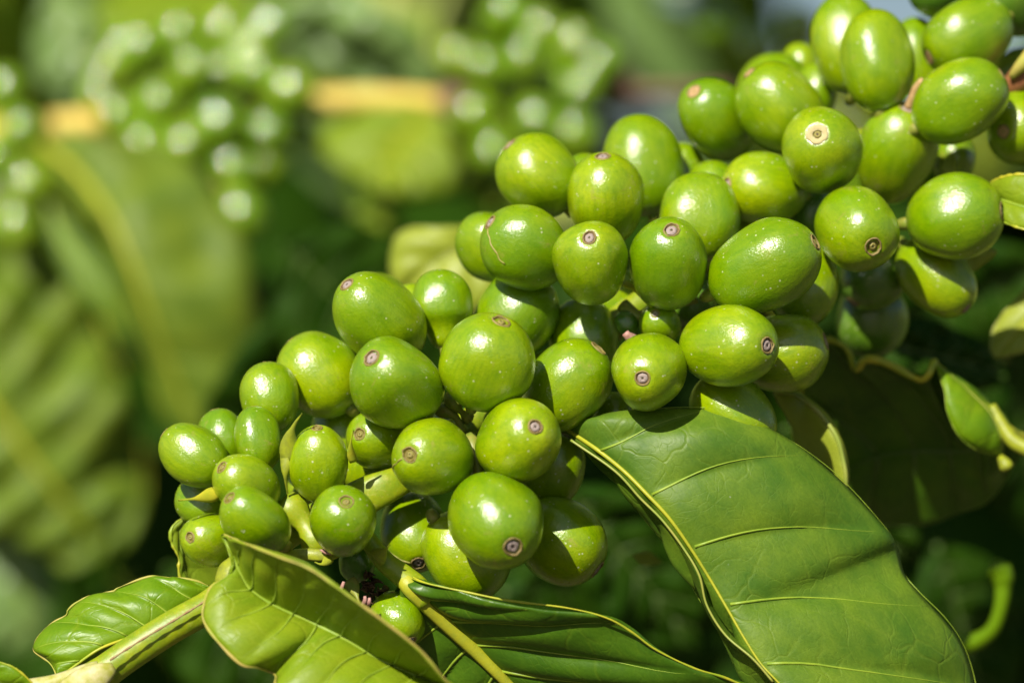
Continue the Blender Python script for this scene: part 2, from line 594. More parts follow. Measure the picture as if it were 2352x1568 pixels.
specs = []
for _ in range(6000):
    y = random.uniform(1.05, 1.6) if _ < 900 else random.uniform(2.2, 3.0)
    x = random.uniform(-0.9, 0.9) * y
    z = H + random.uniform(-0.5, 0.45) * y
    # a small gap where the sky shows, high on the right
    d, n = rnd_dir()
    hit = False
    for t in (0.0, 0.25, 0.5, 0.75, 1.0):
        q = Vector((x, y, z)) + d * (0.14 * y / 1.5 * t)
        f = K * q.y / S
        if math.hypot(q.x - (2070 - 1176) * f, q.z - H - (784 - 10) * f) < 0.035 * q.y: hit = True
    if hit: continue
    specs.append(((x, y, z), d, n, random.uniform(0.10, 0.17) * y / 1.5, random.uniform(0.04, 0.065) * y / 1.5,
                  random.choice((0, 0, 1, 3, 3, 2))))
foliage('shrub_foliage', specs, [M_LB, M_L4, M_LG, M_LY], 'blurred mass of green leaves filling the far background')

specs = []
for _ in range(900):            # unseen leaves added above the frame to shade the space behind the branch
    x = random.uniform(-0.040, 0.36)
    y = random.uniform(0.57, 0.66)
    z = H + random.uniform(0.14, 0.36)
    d, n = rnd_dir()
    specs.append(((x, y, z), d, n, random.uniform(0.045, 0.06), random.uniform(0.022, 0.03), random.choice((0, 1))))
foliage('added_shade_foliage', specs, [M_LS, M_L4], 'unseen leaves added above the frame to shade the space behind the fruiting branch')

specs = []
for _ in range(480):            # dark interior of the shrub low behind the fruit, shade painted by leaf colour
    x = random.uniform(-0.27, 0.28)
    y = random.uniform(0.93, 1.10)
    z = H + random.uniform(-0.26, 0.04) + 0.10 * max(0, x)
    d, n = rnd_dir()
    specs.append(((x, y, z), d, n, random.uniform(0.09, 0.14), random.uniform(0.045, 0.06), 0))
foliage('inner_foliage', specs, [M_LS], 'leaves inside the shrub behind the fruiting branch, shade painted into their dark colour')

# ------------------------------------------------------------------ the fruiting branch: stem, nodes, leaves, bracts
OB = P(120, 1600, -2)
branch = tag(empty('coffee_branch', OB), 'yellow-green coffee branch rising from lower left to upper right through the fruit, with leaves',
             'branch')
stem_px = [(60, 1660, -6), (180, 1585, -5), (300, 1500, -4), (400, 1436, -3), (490, 1385, -1), (560, 1318, 2), (640, 1240, 6), (740, 1180, 8),
           (880, 1105, 10), (1050, 990, 14), (1240, 850, 20), (1440, 720, 24), (1640, 570, 30), (1880, 400, 38),
           (2110, 250, 46), (2300, 170, 50), (2460, 110, 54)]
path = cr([P(*p) for p in stem_px], 120)
nodes_t = (0.045, 0.20, 0.46, 0.72, 0.95)


def stem_r(t):
    r = 0.00262 - 0.0004 * math.sin(t * 3)
    for k in nodes_t: r += 0.0008 * math.exp(-((t - k) / 0.012) ** 2)
    return r


part('stem', tube('stem', path, stem_r, M_STEM, 20, 0.8), branch, OB)
cl = [P(250, 1517, -9.0), P(320, 1472, -8.0), P(400, 1424, -6.9), P(470, 1381, -5.6)]
cl = [p + Vector((0, 0.0009, 0)) for p in cr(cl, 30)]
part('stem_crease', tube('stem_crease', cl, lambda t: 0.00016 + 0.00005 * math.sin(t * 40), M_LINE, 6), branch, OB)
# papery sheath on the node at the lower left
pp = cr([P(168, 1600, -8), P(205, 1566, -8.2), P(238, 1545, -8.2), P(262, 1532, -7.6)], 14)
part('node_sheath', tube('node_sheath', pp, lambda t: 0.0030 - 0.0022 * t ** 2, M_PALE, 14, 0.5), branch, OB)
pp = cr([P(60, 1580, -7), P(130, 1566, -7), P(200, 1540, -6), P(226, 1533, -6)], 12)
part('side_shoot', tube('side_shoot', pp, lambda t: 0.0014 - 0.0003 * t, M_PALE, 10, 0.7), branch, OB)
# brownish node half hidden by the folded leaf
pp = cr([P(515, 1352, -5), P(540, 1318, -4), P(560, 1296, -2)], 10)
part('stem_node', tube('stem_node', pp, lambda t: 0.0018 + 0.0009 * math.sin(math.pi * t), M_BRACT, 12), branch, OB)
# broad yellow stretch of stem between the cherries
pp = cr([P(730, 1215, 12), P(790, 1170, 6), P(845, 1136, 4), P(900, 1112, 4), P(960, 1084, 7), P(1010, 1060, 12)], 20)
part('stem_segment', tube('stem_segment', pp, lambda t: 0.0024 + 0.0007 * math.sin(t * 5), M_STEM, 14, 0.45), branch, OB)
pp = cr([P(650, 1150, 2), P(690, 1190, 1), P(720, 1235, 0), P(745, 1262, 1)], 14)
part('stem_segment', tube('stem_segment', pp, lambda t: 0.0021 + 0.0006 * math.sin(t * 9), M_STEM, 12, 0.7), branch, OB)
pp = cr([P(640, 1268, -2), P(700, 1272, -3), P(760, 1274, -3), P(800, 1262, -1)], 14)
part('bract', tube('bract', pp, lambda t: 0.0001 + 0.0009 * math.sin(math.pi * t), M_BRACT, 8, 0.4), branch, OB)
pp = cr([P(735, 1262, -4), P(752, 1268, -5), P(768, 1272, -4)], 8)
part('dry_scale', tube('dry_scale', pp, lambda t: 0.0001 + 0.00025 * math.sin(math.pi * t), M_PINK, 8, 0.6), branch, OB)
# reddish stretch by the right border
pp = cr([P(2318, 208, 34), P(2345, 180, 32), P(2390, 140, 32)], 10)
part('stem_segment', tube('stem_segment', pp, lambda t: 0.0018 + 0.001 * t, M_RED, 12), branch, OB)['label'] = 'reddish end of the stem'
pp = cr([P(2322, 178, 30), P(2345, 152, 29), P(2390, 115, 29)], 10)
part('stipule', tube('stipule', pp, lambda t: 0.0005 + 0.0016 * t, M_EDGEB, 10), branch, OB)
# petiole of the dark leaf
pp = cr([P(820, 1200, 4), P(850, 1245, 2), P(885, 1290, 1), P(918, 1316, 1), P(952, 1344, 0.6), P(985, 1382, 0.6)], 20)
part('petiole', tube('petiole', pp, lambda t: 0.0012 + 0.0008 * min(1, t * 1.2), M_STEM, 14, 0.8), branch, OB)
# orange curved stalk in the middle cluster
pp = cr([P(1436, 652, 14), P(1460, 664, 11), P(1482, 688, 10), P(1508, 716, 12)], 12)
part('dry_stalk', tube('dry_stalk', pp, lambda t: 0.0006 - 0.0003 * t, M_EDGE, 8), branch, OB)
pp = cr([P(1430, 700, 16), P(1470, 730, 15), P(1520, 700, 18), P(1600, 680, 18)], 12)
part('side_shoot', tube('side_shoot', pp, lambda t: 0.0012, M_STALK, 8), branch, OB)
for a, b_, c in (((1030, 905, 8), (1050, 935, 7), (1075, 960, 9)), ((1000, 935, 9), (1045, 955, 8), (1060, 990, 9)),
                 ((1080, 1000, 6), (1095, 1060, 3), (1100, 1090, 3))):
    pp = cr([P(*a), P(*b_), P(*c)], 10)
    part('stalk', tube('stalk', pp, lambda t: 0.0009 + 0.0004 * math.sin(t * 7), M_STALK, 8), branch, OB)

# small pointed bracts
def bract(pts, wpx, m, mm, fold=0.5):
    pts3 = cr([P(x, y, z) for x, y, z in pts], 12)
    vs, fs = [], []
    for i, p in enumerate(pts3):
        t = i / 11
        d = (pts3[min(i + 1, 11)] - pts3[max(i - 1, 0)]).normalized()
        s = d.cross(Vector((0, -1, 0.2))).normalized()
        wd = wpx * px(mm) * (1 - t) ** 0.8 * (0.35 + 0.65 * math.sin(math.pi * min(1, t * 1.3 + 0.15))) + 0.00003
        for q in (-1, -0.5, 0, 0.5, 1):
            vs.append(p + s * wd * q + Vector((0, fold * wd * abs(q), 0)))
    for i in range(11):
        for j in range(4):
            a = i * 5 + j
            fs.append((a, a + 1, a + 6, a + 5))
    o = part('bract', mesh('bract', vs, fs, m), branch, OB)
    md = o.modifiers.new('thickness', 'SOLIDIFY')
    md.thickness = 0.00035
    return o


bract([(668, 1060, -2), (665, 1010, -3), (676, 975, -4), (693, 950, -5)], 30, M_BRACT, -3)
bract([(668, 1010, -2), (662, 1050, -2), (655, 1085, -2), (660, 1135, 0)], 26, M_BRACT, -3)
bract([(812, 1062, -2), (806, 1040, -3), (806, 1015, -4), (811, 990, -5)], 12, M_EDGE, -3)
bract([(500, 1130, -2), (475, 1140, -4), (440, 1146, -6), (411, 1148, -7)], 22, M_EDGE, -4)
bract([(862, 1285, -2), (875, 1272, -3), (885, 1262, -4), (893, 1252, -5)], 26, M_BRACT, -3)
bract([(760, 1280, -4), (740, 1295, -5), (722, 1290, -5)], 14, M_BRACT, -3)
bract([(800, 1330, 2), (812, 1350, 1), (822, 1375, 0), (828, 1398, 0)], 20, M_STALK, 0)
for i in range(16):
    x, y = random.uniform(828, 892), random.uniform(1318, 1385)
    a = random.uniform(0, 6.28)
    pp = cr([P(x, y, 4), P(x + 12 * math.cos(a), y + 12 * math.sin(a), 2), P(x + 26 * math.cos(a + .4), y + 20 * math.sin(a + .4), 1)], 6)
    part('dry_bract', tube('dry_bract', pp, lambda t: 0.0006 * (1 - t) + 0.00008, M_DRY, 5, 0.4), branch, OB)
for a in ((832, 1392, 838, 1368), (842, 1392, 848, 1372), (768, 1376, 790, 1335)):
    pp = cr([P(a[0], a[1], -3), P((a[0] + a[2]) / 2 + 3, (a[1] + a[3]) / 2, -4), P(a[2], a[3], -4)], 6)
    part('dry_scale', tube('dry_scale', pp, lambda t: 0.0002 + 0.00015 * math.sin(3 * t), M_PINK, 6, 0.5), branch, OB)


# ---- hero leaves. R5 turns coordinates read off an enlarged crop into picture units
def R5(pts): return [(1286 + a * .4219, 900 + b * .4219, c) for a, b, c in pts]
def R3(pts): return [(441 + a * .25, 1176 + b * .25, c) for a, b, c in pts]
def R4(pts): return [(919 + a * .25, 1176 + b * .25, c) for a, b, c in pts]
def R2(pts): return [(a * .25, 1176 + b * .25, c) for a, b, c in pts]
def R8(pts): return [(1745.6 + a * .539, 716.6 + b * .539, c) for a, b, c in pts]


# big leaf on the right
leaf(branch, OB,
     R5([(30, 195, 9), (200, 310, 4), (350, 430, 2), (480, 560, 0), (600, 690, -1), (720, 860, -1), (820, 1020, -1), (920, 1190, -2), (1000, 1330, -3),
         (1090, 1470, -4), (1180, 1568, -5), (1400, 1800, -6), (1750, 2100, -4)]),
     R5([(40, 215, 11), (180, 350, 8), (300, 470, 8), (450, 680, 8), (540, 790, 7), (640, 920, 6), (760, 1130, 5), (850, 1270, 5), (940, 1400, 5),
         (1020, 1568, 4), (1150, 1720, 3), (1300, 1850, 2), (1750, 2100, -4)]),
     R5([(35, 190, 9), (330, 118, 6), (600, 85, 5), (830, 90, 5), (1000, 140, 5), (1250, 260, 6), (1450, 400, 7), (1600, 540, 8), (1790, 760, 9),
         (1835, 860, 12), (1870, 980, 11), (1950, 1080, 9), (2100, 1230, 9), (2200, 1380, 10), (2260, 1568, 11), (2280, 1750, 9), (2200, 1900, 4), (1750, 2100, -4)]),
     M_L1, nv=7, quilt=0.0011, bulge=(0.0002, 0.0016), slope=0.10, nu=150, nw=26, mid_r=0.00038, edge_r=0.00009, vein_r=0.00022,
     m_mid=M_VEIN, m_vein=M_VEIN2, m_edge=M_VEIN2, wob=0.0020, veins=(0, 1), ph0=0.30,
     label='large mid-green leaf with light side veins, folded along its midrib')
# thin curled margin that lies along the midrib
leaf(branch, OB,
     R5([(60, 262, 4), (300, 430, 1), (440, 580, 0), (560, 700, -1), (680, 860, -2), (760, 1000, -3), (800, 1160, -3), (900, 1320, -4), (1050, 1450, -6), (1160, 1575, -7)]),
     R5([(60, 272, 6), (290, 448, 5), (430, 610, 5), (530, 745, 4), (640, 900, 4), (730, 1060, 3), (790, 1190, 2), (880, 1330, 1), (1030, 1480, 0), (1130, 1600, -2)]),
     R5([(60, 255, 6), (300, 405, 3), (450, 560, 3), (580, 690, 3), (700, 850, 2), (785, 1000, 1), (830, 1150, 1), (925, 1300, 0), (1060, 1430, -2), (1170, 1560, -3)]),
     M_L1, nv=6, quilt=0.0, bulge=(0, 0), nu=80, nw=4, mid_r=0.00020, edge_r=0, m_mid=M_EDGEG, mid_end=0.8, name='curled_margin')

# dark glossy leaf, bottom centre
leaf(branch, OB,
     R4([(60, 590, 1), (150, 700, 0), (400, 960, 2), (700, 1250, 4), (900, 1450, 5), (1050, 1600, 6), (1400, 1900, 8), (1900, 2250, 8)]),
     R4([(55, 605, 1), (-60, 760, 4), (-220, 1000, 8), (-300, 1300, 11), (-200, 1650, 14), (450, 1950, 15), (950, 2250, 14), (1900, 2250, 8)]),
     R4([(70, 580, 1), (240, 650, -3), (600, 730, -5), (1000, 810, -6), (1550, 880, -6), (1900, 970, -6), (2130, 1100, -5), (2350, 1260, -4),
         (2700, 1430, -3), (3050, 1545, -1), (3500, 1800, 3), (3000, 2200, 8), (1900, 2250, 8)]),
     M_L2, nv=7, quilt=0.0013, bulge=(0.0008, 0.0003), slope=0.17, nu=120, nw=26, mid_r=0.0016, edge_r=0.00022, vein_r=0.00024,
     m_mid=M_VEIN, m_vein=M_VEIN2, m_edge=M_EDGE, wob=0.0018, ph0=0.55, mid_end=0.12, midflat=0.7,
     label='dark glossy green leaf with thick yellow midrib')

# folded light-green leaf in front, bottom left
leaf(branch, OB,
     R3([(2900, 1900, -12), (2450, 1660, -12), (2000, 1480, -12), (1700, 1340, -12), (1400, 1160, -12), (1100, 1010, -11), (800, 880, -11), (600, 760, -11),
         (500, 660, -11), (400, 450, -11), (290, 210, -10)]),
     R3([(2900, 1900, -14), (2000, 1950, -19), (1400, 1800, -20), (1000, 1680, -19), (780, 1600, -18), (770, 1500, -15), (700, 1462, -14), (590, 1425, -17), (450, 1395, -18),
         (250, 1200, -17), (110, 1000, -15), (110, 850, -14), (175, 690, -12), (330, 590, -11), (380, 460, -11), (288, 212, -10)]),
     R3([(2900, 1900, -14), (2650, 1800, -19), (2350, 1560, -24), (2100, 1270, -26), (1750, 990, -27), (1400, 740, -27), (1080, 520, -26), (800, 410, -24),
         (500, 290, -19), (292, 205, -10)]),
     M_L3, nv=13, quilt=0.0006, bulge=(0.0012, -0.0008), slope=-0.02, nu=140, nw=22, mid_r=0.0005, edge_r=0.00025, vein_r=0.00018,
     m_mid=M_VEIN2, m_vein=M_VEIN2, m_edge=M_EDGEB, wob=0.0008, ph0=0.2, mid_end=0.5,
     label='folded light-green leaf with tan margin across the bottom left')

# bright leaf behind the stem, lower left
leaf(branch, OB,
     R2([(1960, 700, 4), (1700, 850, 2), (1400, 1065, 0), (1300, 1120, 0), (1100, 1180, -1), (900, 1262, -2), (700, 1400, -2), (535, 1525, -2)]),
     R2([(1970, 720, 5), (1800, 950, 6), (1600, 1150, 7), (1300, 1320, 8), (1000, 1460, 7), (800, 1520, 5), (650, 1545, 2), (535, 1527, -2)]),
     R2([(1960, 690, 4), (1900, 668, 4), (1800, 630, 4), (1600, 596, 4), (1550, 606, 4), (1400, 588, 4), (1250, 628, 4), (1070, 700, 4), (1050, 722, 4), (850, 760, 4), (700, 830, 4), (622, 900, 4),
         (605, 945, 4), (450, 1040, 4), (330, 1180, 3), (308, 1270, 2), (400, 1335, 1), (470, 1400, 0), (533, 1520, -2)]),
     M_L4, nv=7, quilt=0.0006, bulge=(0, 0.0012), slope=0.13, nu=120, nw=20, mid_r=0.0003, edge_r=0.00022, vein_r=0.00016,
     m_mid=M_EDGE, m_vein=M_VEIN2, m_edge=M_EDGEB, wob=0.0007, mid_end=0.7, ph0=0.1, veins=(0, 1),
     label='short bright green leaf with nicked margin behind the stem')
# corner leaf lower left
leaf(branch, OB, [(-120, 1500, -8), (-20, 1560, -8), (110, 1610, -8)], [(-120, 1500, -8), (-60, 1610, -6), (110, 1612, -8)],
     [(-120, 1490, -8), (0, 1520, -9), (50, 1545, -9), (110, 1608, -8)], M_L4, nv=4, nu=40, nw=8, m_edge=M_EDGE, m_mid=M_VEIN2,
     label='glossy leaf corner at the lower left border')
# thin sliver of leaf behind the left cherries
leaf(branch, OB, [(430, 1180, 12), (412, 1225, 12), (416, 1270, 12), (430, 1330, 12), (470, 1400, 12)],
     [(428, 1182, 12), (396, 1210, 11), (394, 1245, 11), (410, 1280, 11), (415, 1330, 11), (460, 1400, 12)],
     [(440, 1180, 14), (470, 1240, 18), (500, 1290, 19), (530, 1340, 18), (480, 1402, 12)],
     M_LB, nv=5, nu=50, nw=8, m_edge=M_EDGE, edge_r=0.0003, m_mid=M_VEIN2, mid_r=0.0003, label='narrow shaded leaf behind the leftmost cherries')

# folded leaf tip behind the big leaf
leaf(branch, OB, R8([(60, 340, 26), (150, 350, 24), (210, 392, 21), (270, 450, 20), (325, 530, 19), (352, 620, 19), (366, 730, 19), (340, 900, 22)]),
     R8([(60, 350, 27), (130, 480, 27), (160, 560, 27), (190, 640, 26), (240, 700, 25), (280, 760, 24), (300, 830, 23), (338, 900, 22)]),
     R8([(60, 335, 26), (152, 342, 26), (225, 385, 24), (285, 440, 23), (338, 525, 22), (364, 615, 22), (376, 725, 22), (345, 900, 22)]),
     M_LY, nv=4, nu=50, nw=8, mid_r=0.0004, m_mid=M_EDGEG, mid_end=0.8, edge_r=0.0002, m_edge=M_EDGEG, quilt=0.0003,
     label='small pale folded leaf behind the big leaf')

# wavy curled leaf, right
leaf(branch, OB,
     R8([(1150, 560, 42), (1060, 540, 42), (980, 560, 44), (850, 590, 50), (650, 590, 52), (480, 620, 54), (330, 700, 56), (200, 800, 58)]),
     R8([(1150, 580, 42), (1090, 640, 46), (1000, 780, 55), (850, 860, 60), (650, 900, 62), (480, 900, 64), (330, 880, 62), (200, 810, 58)]),
     R8([(1150, 540, 42), (1060, 500, 38), (990, 420, 36), (880, 330, 36), (760, 235, 38), (740, 215, 34), (722, 262, 33), (690, 288, 34), (640, 270, 35), (580, 235, 35), (500, 203, 35), (445, 203, 36),
         (420, 240, 38), (402, 235, 39), (375, 165, 38), (330, 130, 38), (270, 130, 40), (180, 300, 44), (150, 500, 50), (200, 800, 58)]),
     M_L2, edges=(0, 1), nv=7, nu=150, nw=20, quilt=0.0012, bulge=(0.0005, -0.003), slope=0.1, mid_r=0.0004, m_mid=M_VEIND, m_vein=M_VEIND, vein_r=0.0003,
     m_edge=M_EDGE, edge_r=0.0008, wob=0.002, label='dark curled leaf with wavy yellow margin by the right border')
# its bright flap
leaf(branch, OB, R8([(752, 225, 34), (880, 330, 34), (980, 430, 34), (1020, 520, 34), (1030, 610, 36)]),
     R8([(750, 228, 34), (785, 330, 31), (800, 430, 30), (850, 530, 30), (930, 590, 32), (1025, 615, 36)]),
     R8([(755, 222, 34), (890, 322, 36), (995, 415, 37), (1040, 510, 37), (1034, 610, 36)]),
     M_L4, nv=4, nu=50, nw=10, quilt=0.0003, bulge=(0.0015, 0.0), mid_r=0.0002, m_mid=M_EDGEG, mid_end=0.8, edge_r=0.00012, m_edge=M_VEIN2, name='leaf',
     label='bright turned-up flap of the curled leaf')
pp = cr([P(*q) for q in R8([(985, 400, 36), (1030, 480, 35), (1080, 550, 34), (1180, 600, 33)])], 14)
part('petiole', tube('petiole', pp, lambda t: 0.0009 + 0.0006 * t, M_BRACT, 10), branch, OB)
pp = cr([P(*q) for q in R8([(1010, 600, 36), (1040, 640, 34), (1052, 662, 34)])], 8)
part('bud', tube('bud', pp, lambda t: 0.0003 + 0.0010 * t, M_BRACT, 10), branch, OB)

# leaf by the right border, level with the upper cherries
leaf(branch, OB, [(2262, 440, 26), (2310, 462, 20), (2370, 480, 17), (2480, 500, 16)],
     [(2262, 430, 26), (2300, 408, 21), (2360, 402, 18), (2480, 430, 17)], [(2262, 450, 26), (2290, 498, 20), (2350, 526, 16), (2480, 550, 14)],
     M_L3, nv=4, nu=40, nw=10, m_edge=M_EDGE, edge_r=0.0003, m_mid=M_VEIN2, mid_r=0.0003, label='light green leaf with orange-yellow edge at the right border')
# lit leaf end at the right border
leaf(branch, OB, [(2420, 620, 50), (2380, 700, 50), (2330, 770, 50), (2290, 822, 50)], [(2420, 600, 52), (2330, 690, 52), (2285, 750, 52), (2276, 800, 51), (2288, 823, 50)],
     [(2440, 640, 50), (2440, 740, 48), (2370, 800, 49), (2292, 822, 50)], M_LY, nv=4, nu=40, nw=10, m_mid=M_VEIN, mid_r=0.0004, m_edge=M_EDGEG, label='yellow-green leaf end at the right border')
# tiny leaf bits between the upper cherries
leaf(branch, OB, [(2185, 350, 40), (2178, 380, 38), (2182, 408, 38)], [(2180, 350, 40), (2160, 385, 38), (2180, 408, 38)], [(2190, 350, 40), (2198, 385, 38), (2184, 408, 38)],
     M_LY, nv=3, nu=20, nw=6, quilt=0, label='small pale leaf between the upper right cherries')
leaf(branch, OB, [(2190, 560, 34), (2225, 590, 33), (2240, 622, 33)], [(2190, 580, 34), (2215, 610, 33), (2238, 624, 33)], [(2200, 560, 34), (2290, 575, 33), (2242, 622, 33)],
     M_LY, nv=3, nu=20, nw=6, quilt=0, label='small pale leaf under the upper right cherries')

# shoot in the shade, lower right
OS = P(2300, 1480, 54)
sh = tag(empty('green_shoot', OS), 'small blurred green shoot curving up in the shade near the right border', 'shoot')
pp = cr([P(2215, 1478, 74), P(2250, 1468, 72), P(2282, 1440, 70), P(2300, 1385, 69), P(2303, 1330, 69), P(2294, 1305, 69)], 24)
part('shoot_stem', tube('shoot_stem', pp, lambda t: (0.0018 - 0.0006 * math.sin(math.pi * t)) * (1.25 if t > 0.85 else 1), M_L4, 12), sh, OS)
pp = cr([P(2270, 1318, 68), P(2293, 1303, 68), P(2316, 1316, 69)], 10)
part('shoot_tip', tube('shoot_tip', pp, lambda t: 0.0006 + 0.0009 * math.sin(math.pi * t), M_L4, 12), sh, OS)

# a spot of sun on a leaf behind, imitated by a small yellow-green leaf
OSp = P(1485, 1283, 40)
spot = tag(empty('painted_sun_spot', OSp), 'tiny spot of sun in the dark gap left of the big leaf, made as a yellow-green leaf', 'leaf')
leaf(spot, OSp, [(1452, 1276, 40), (1485, 1283, 40), (1520, 1290, 40)], [(1452, 1278, 40), (1478, 1298, 40), (1520, 1292, 40)], [(1452, 1274, 40), (1490, 1264, 40), (1520, 1288, 40)],
     M_LY, nv=3, nu=20, nw=6, quilt=0)

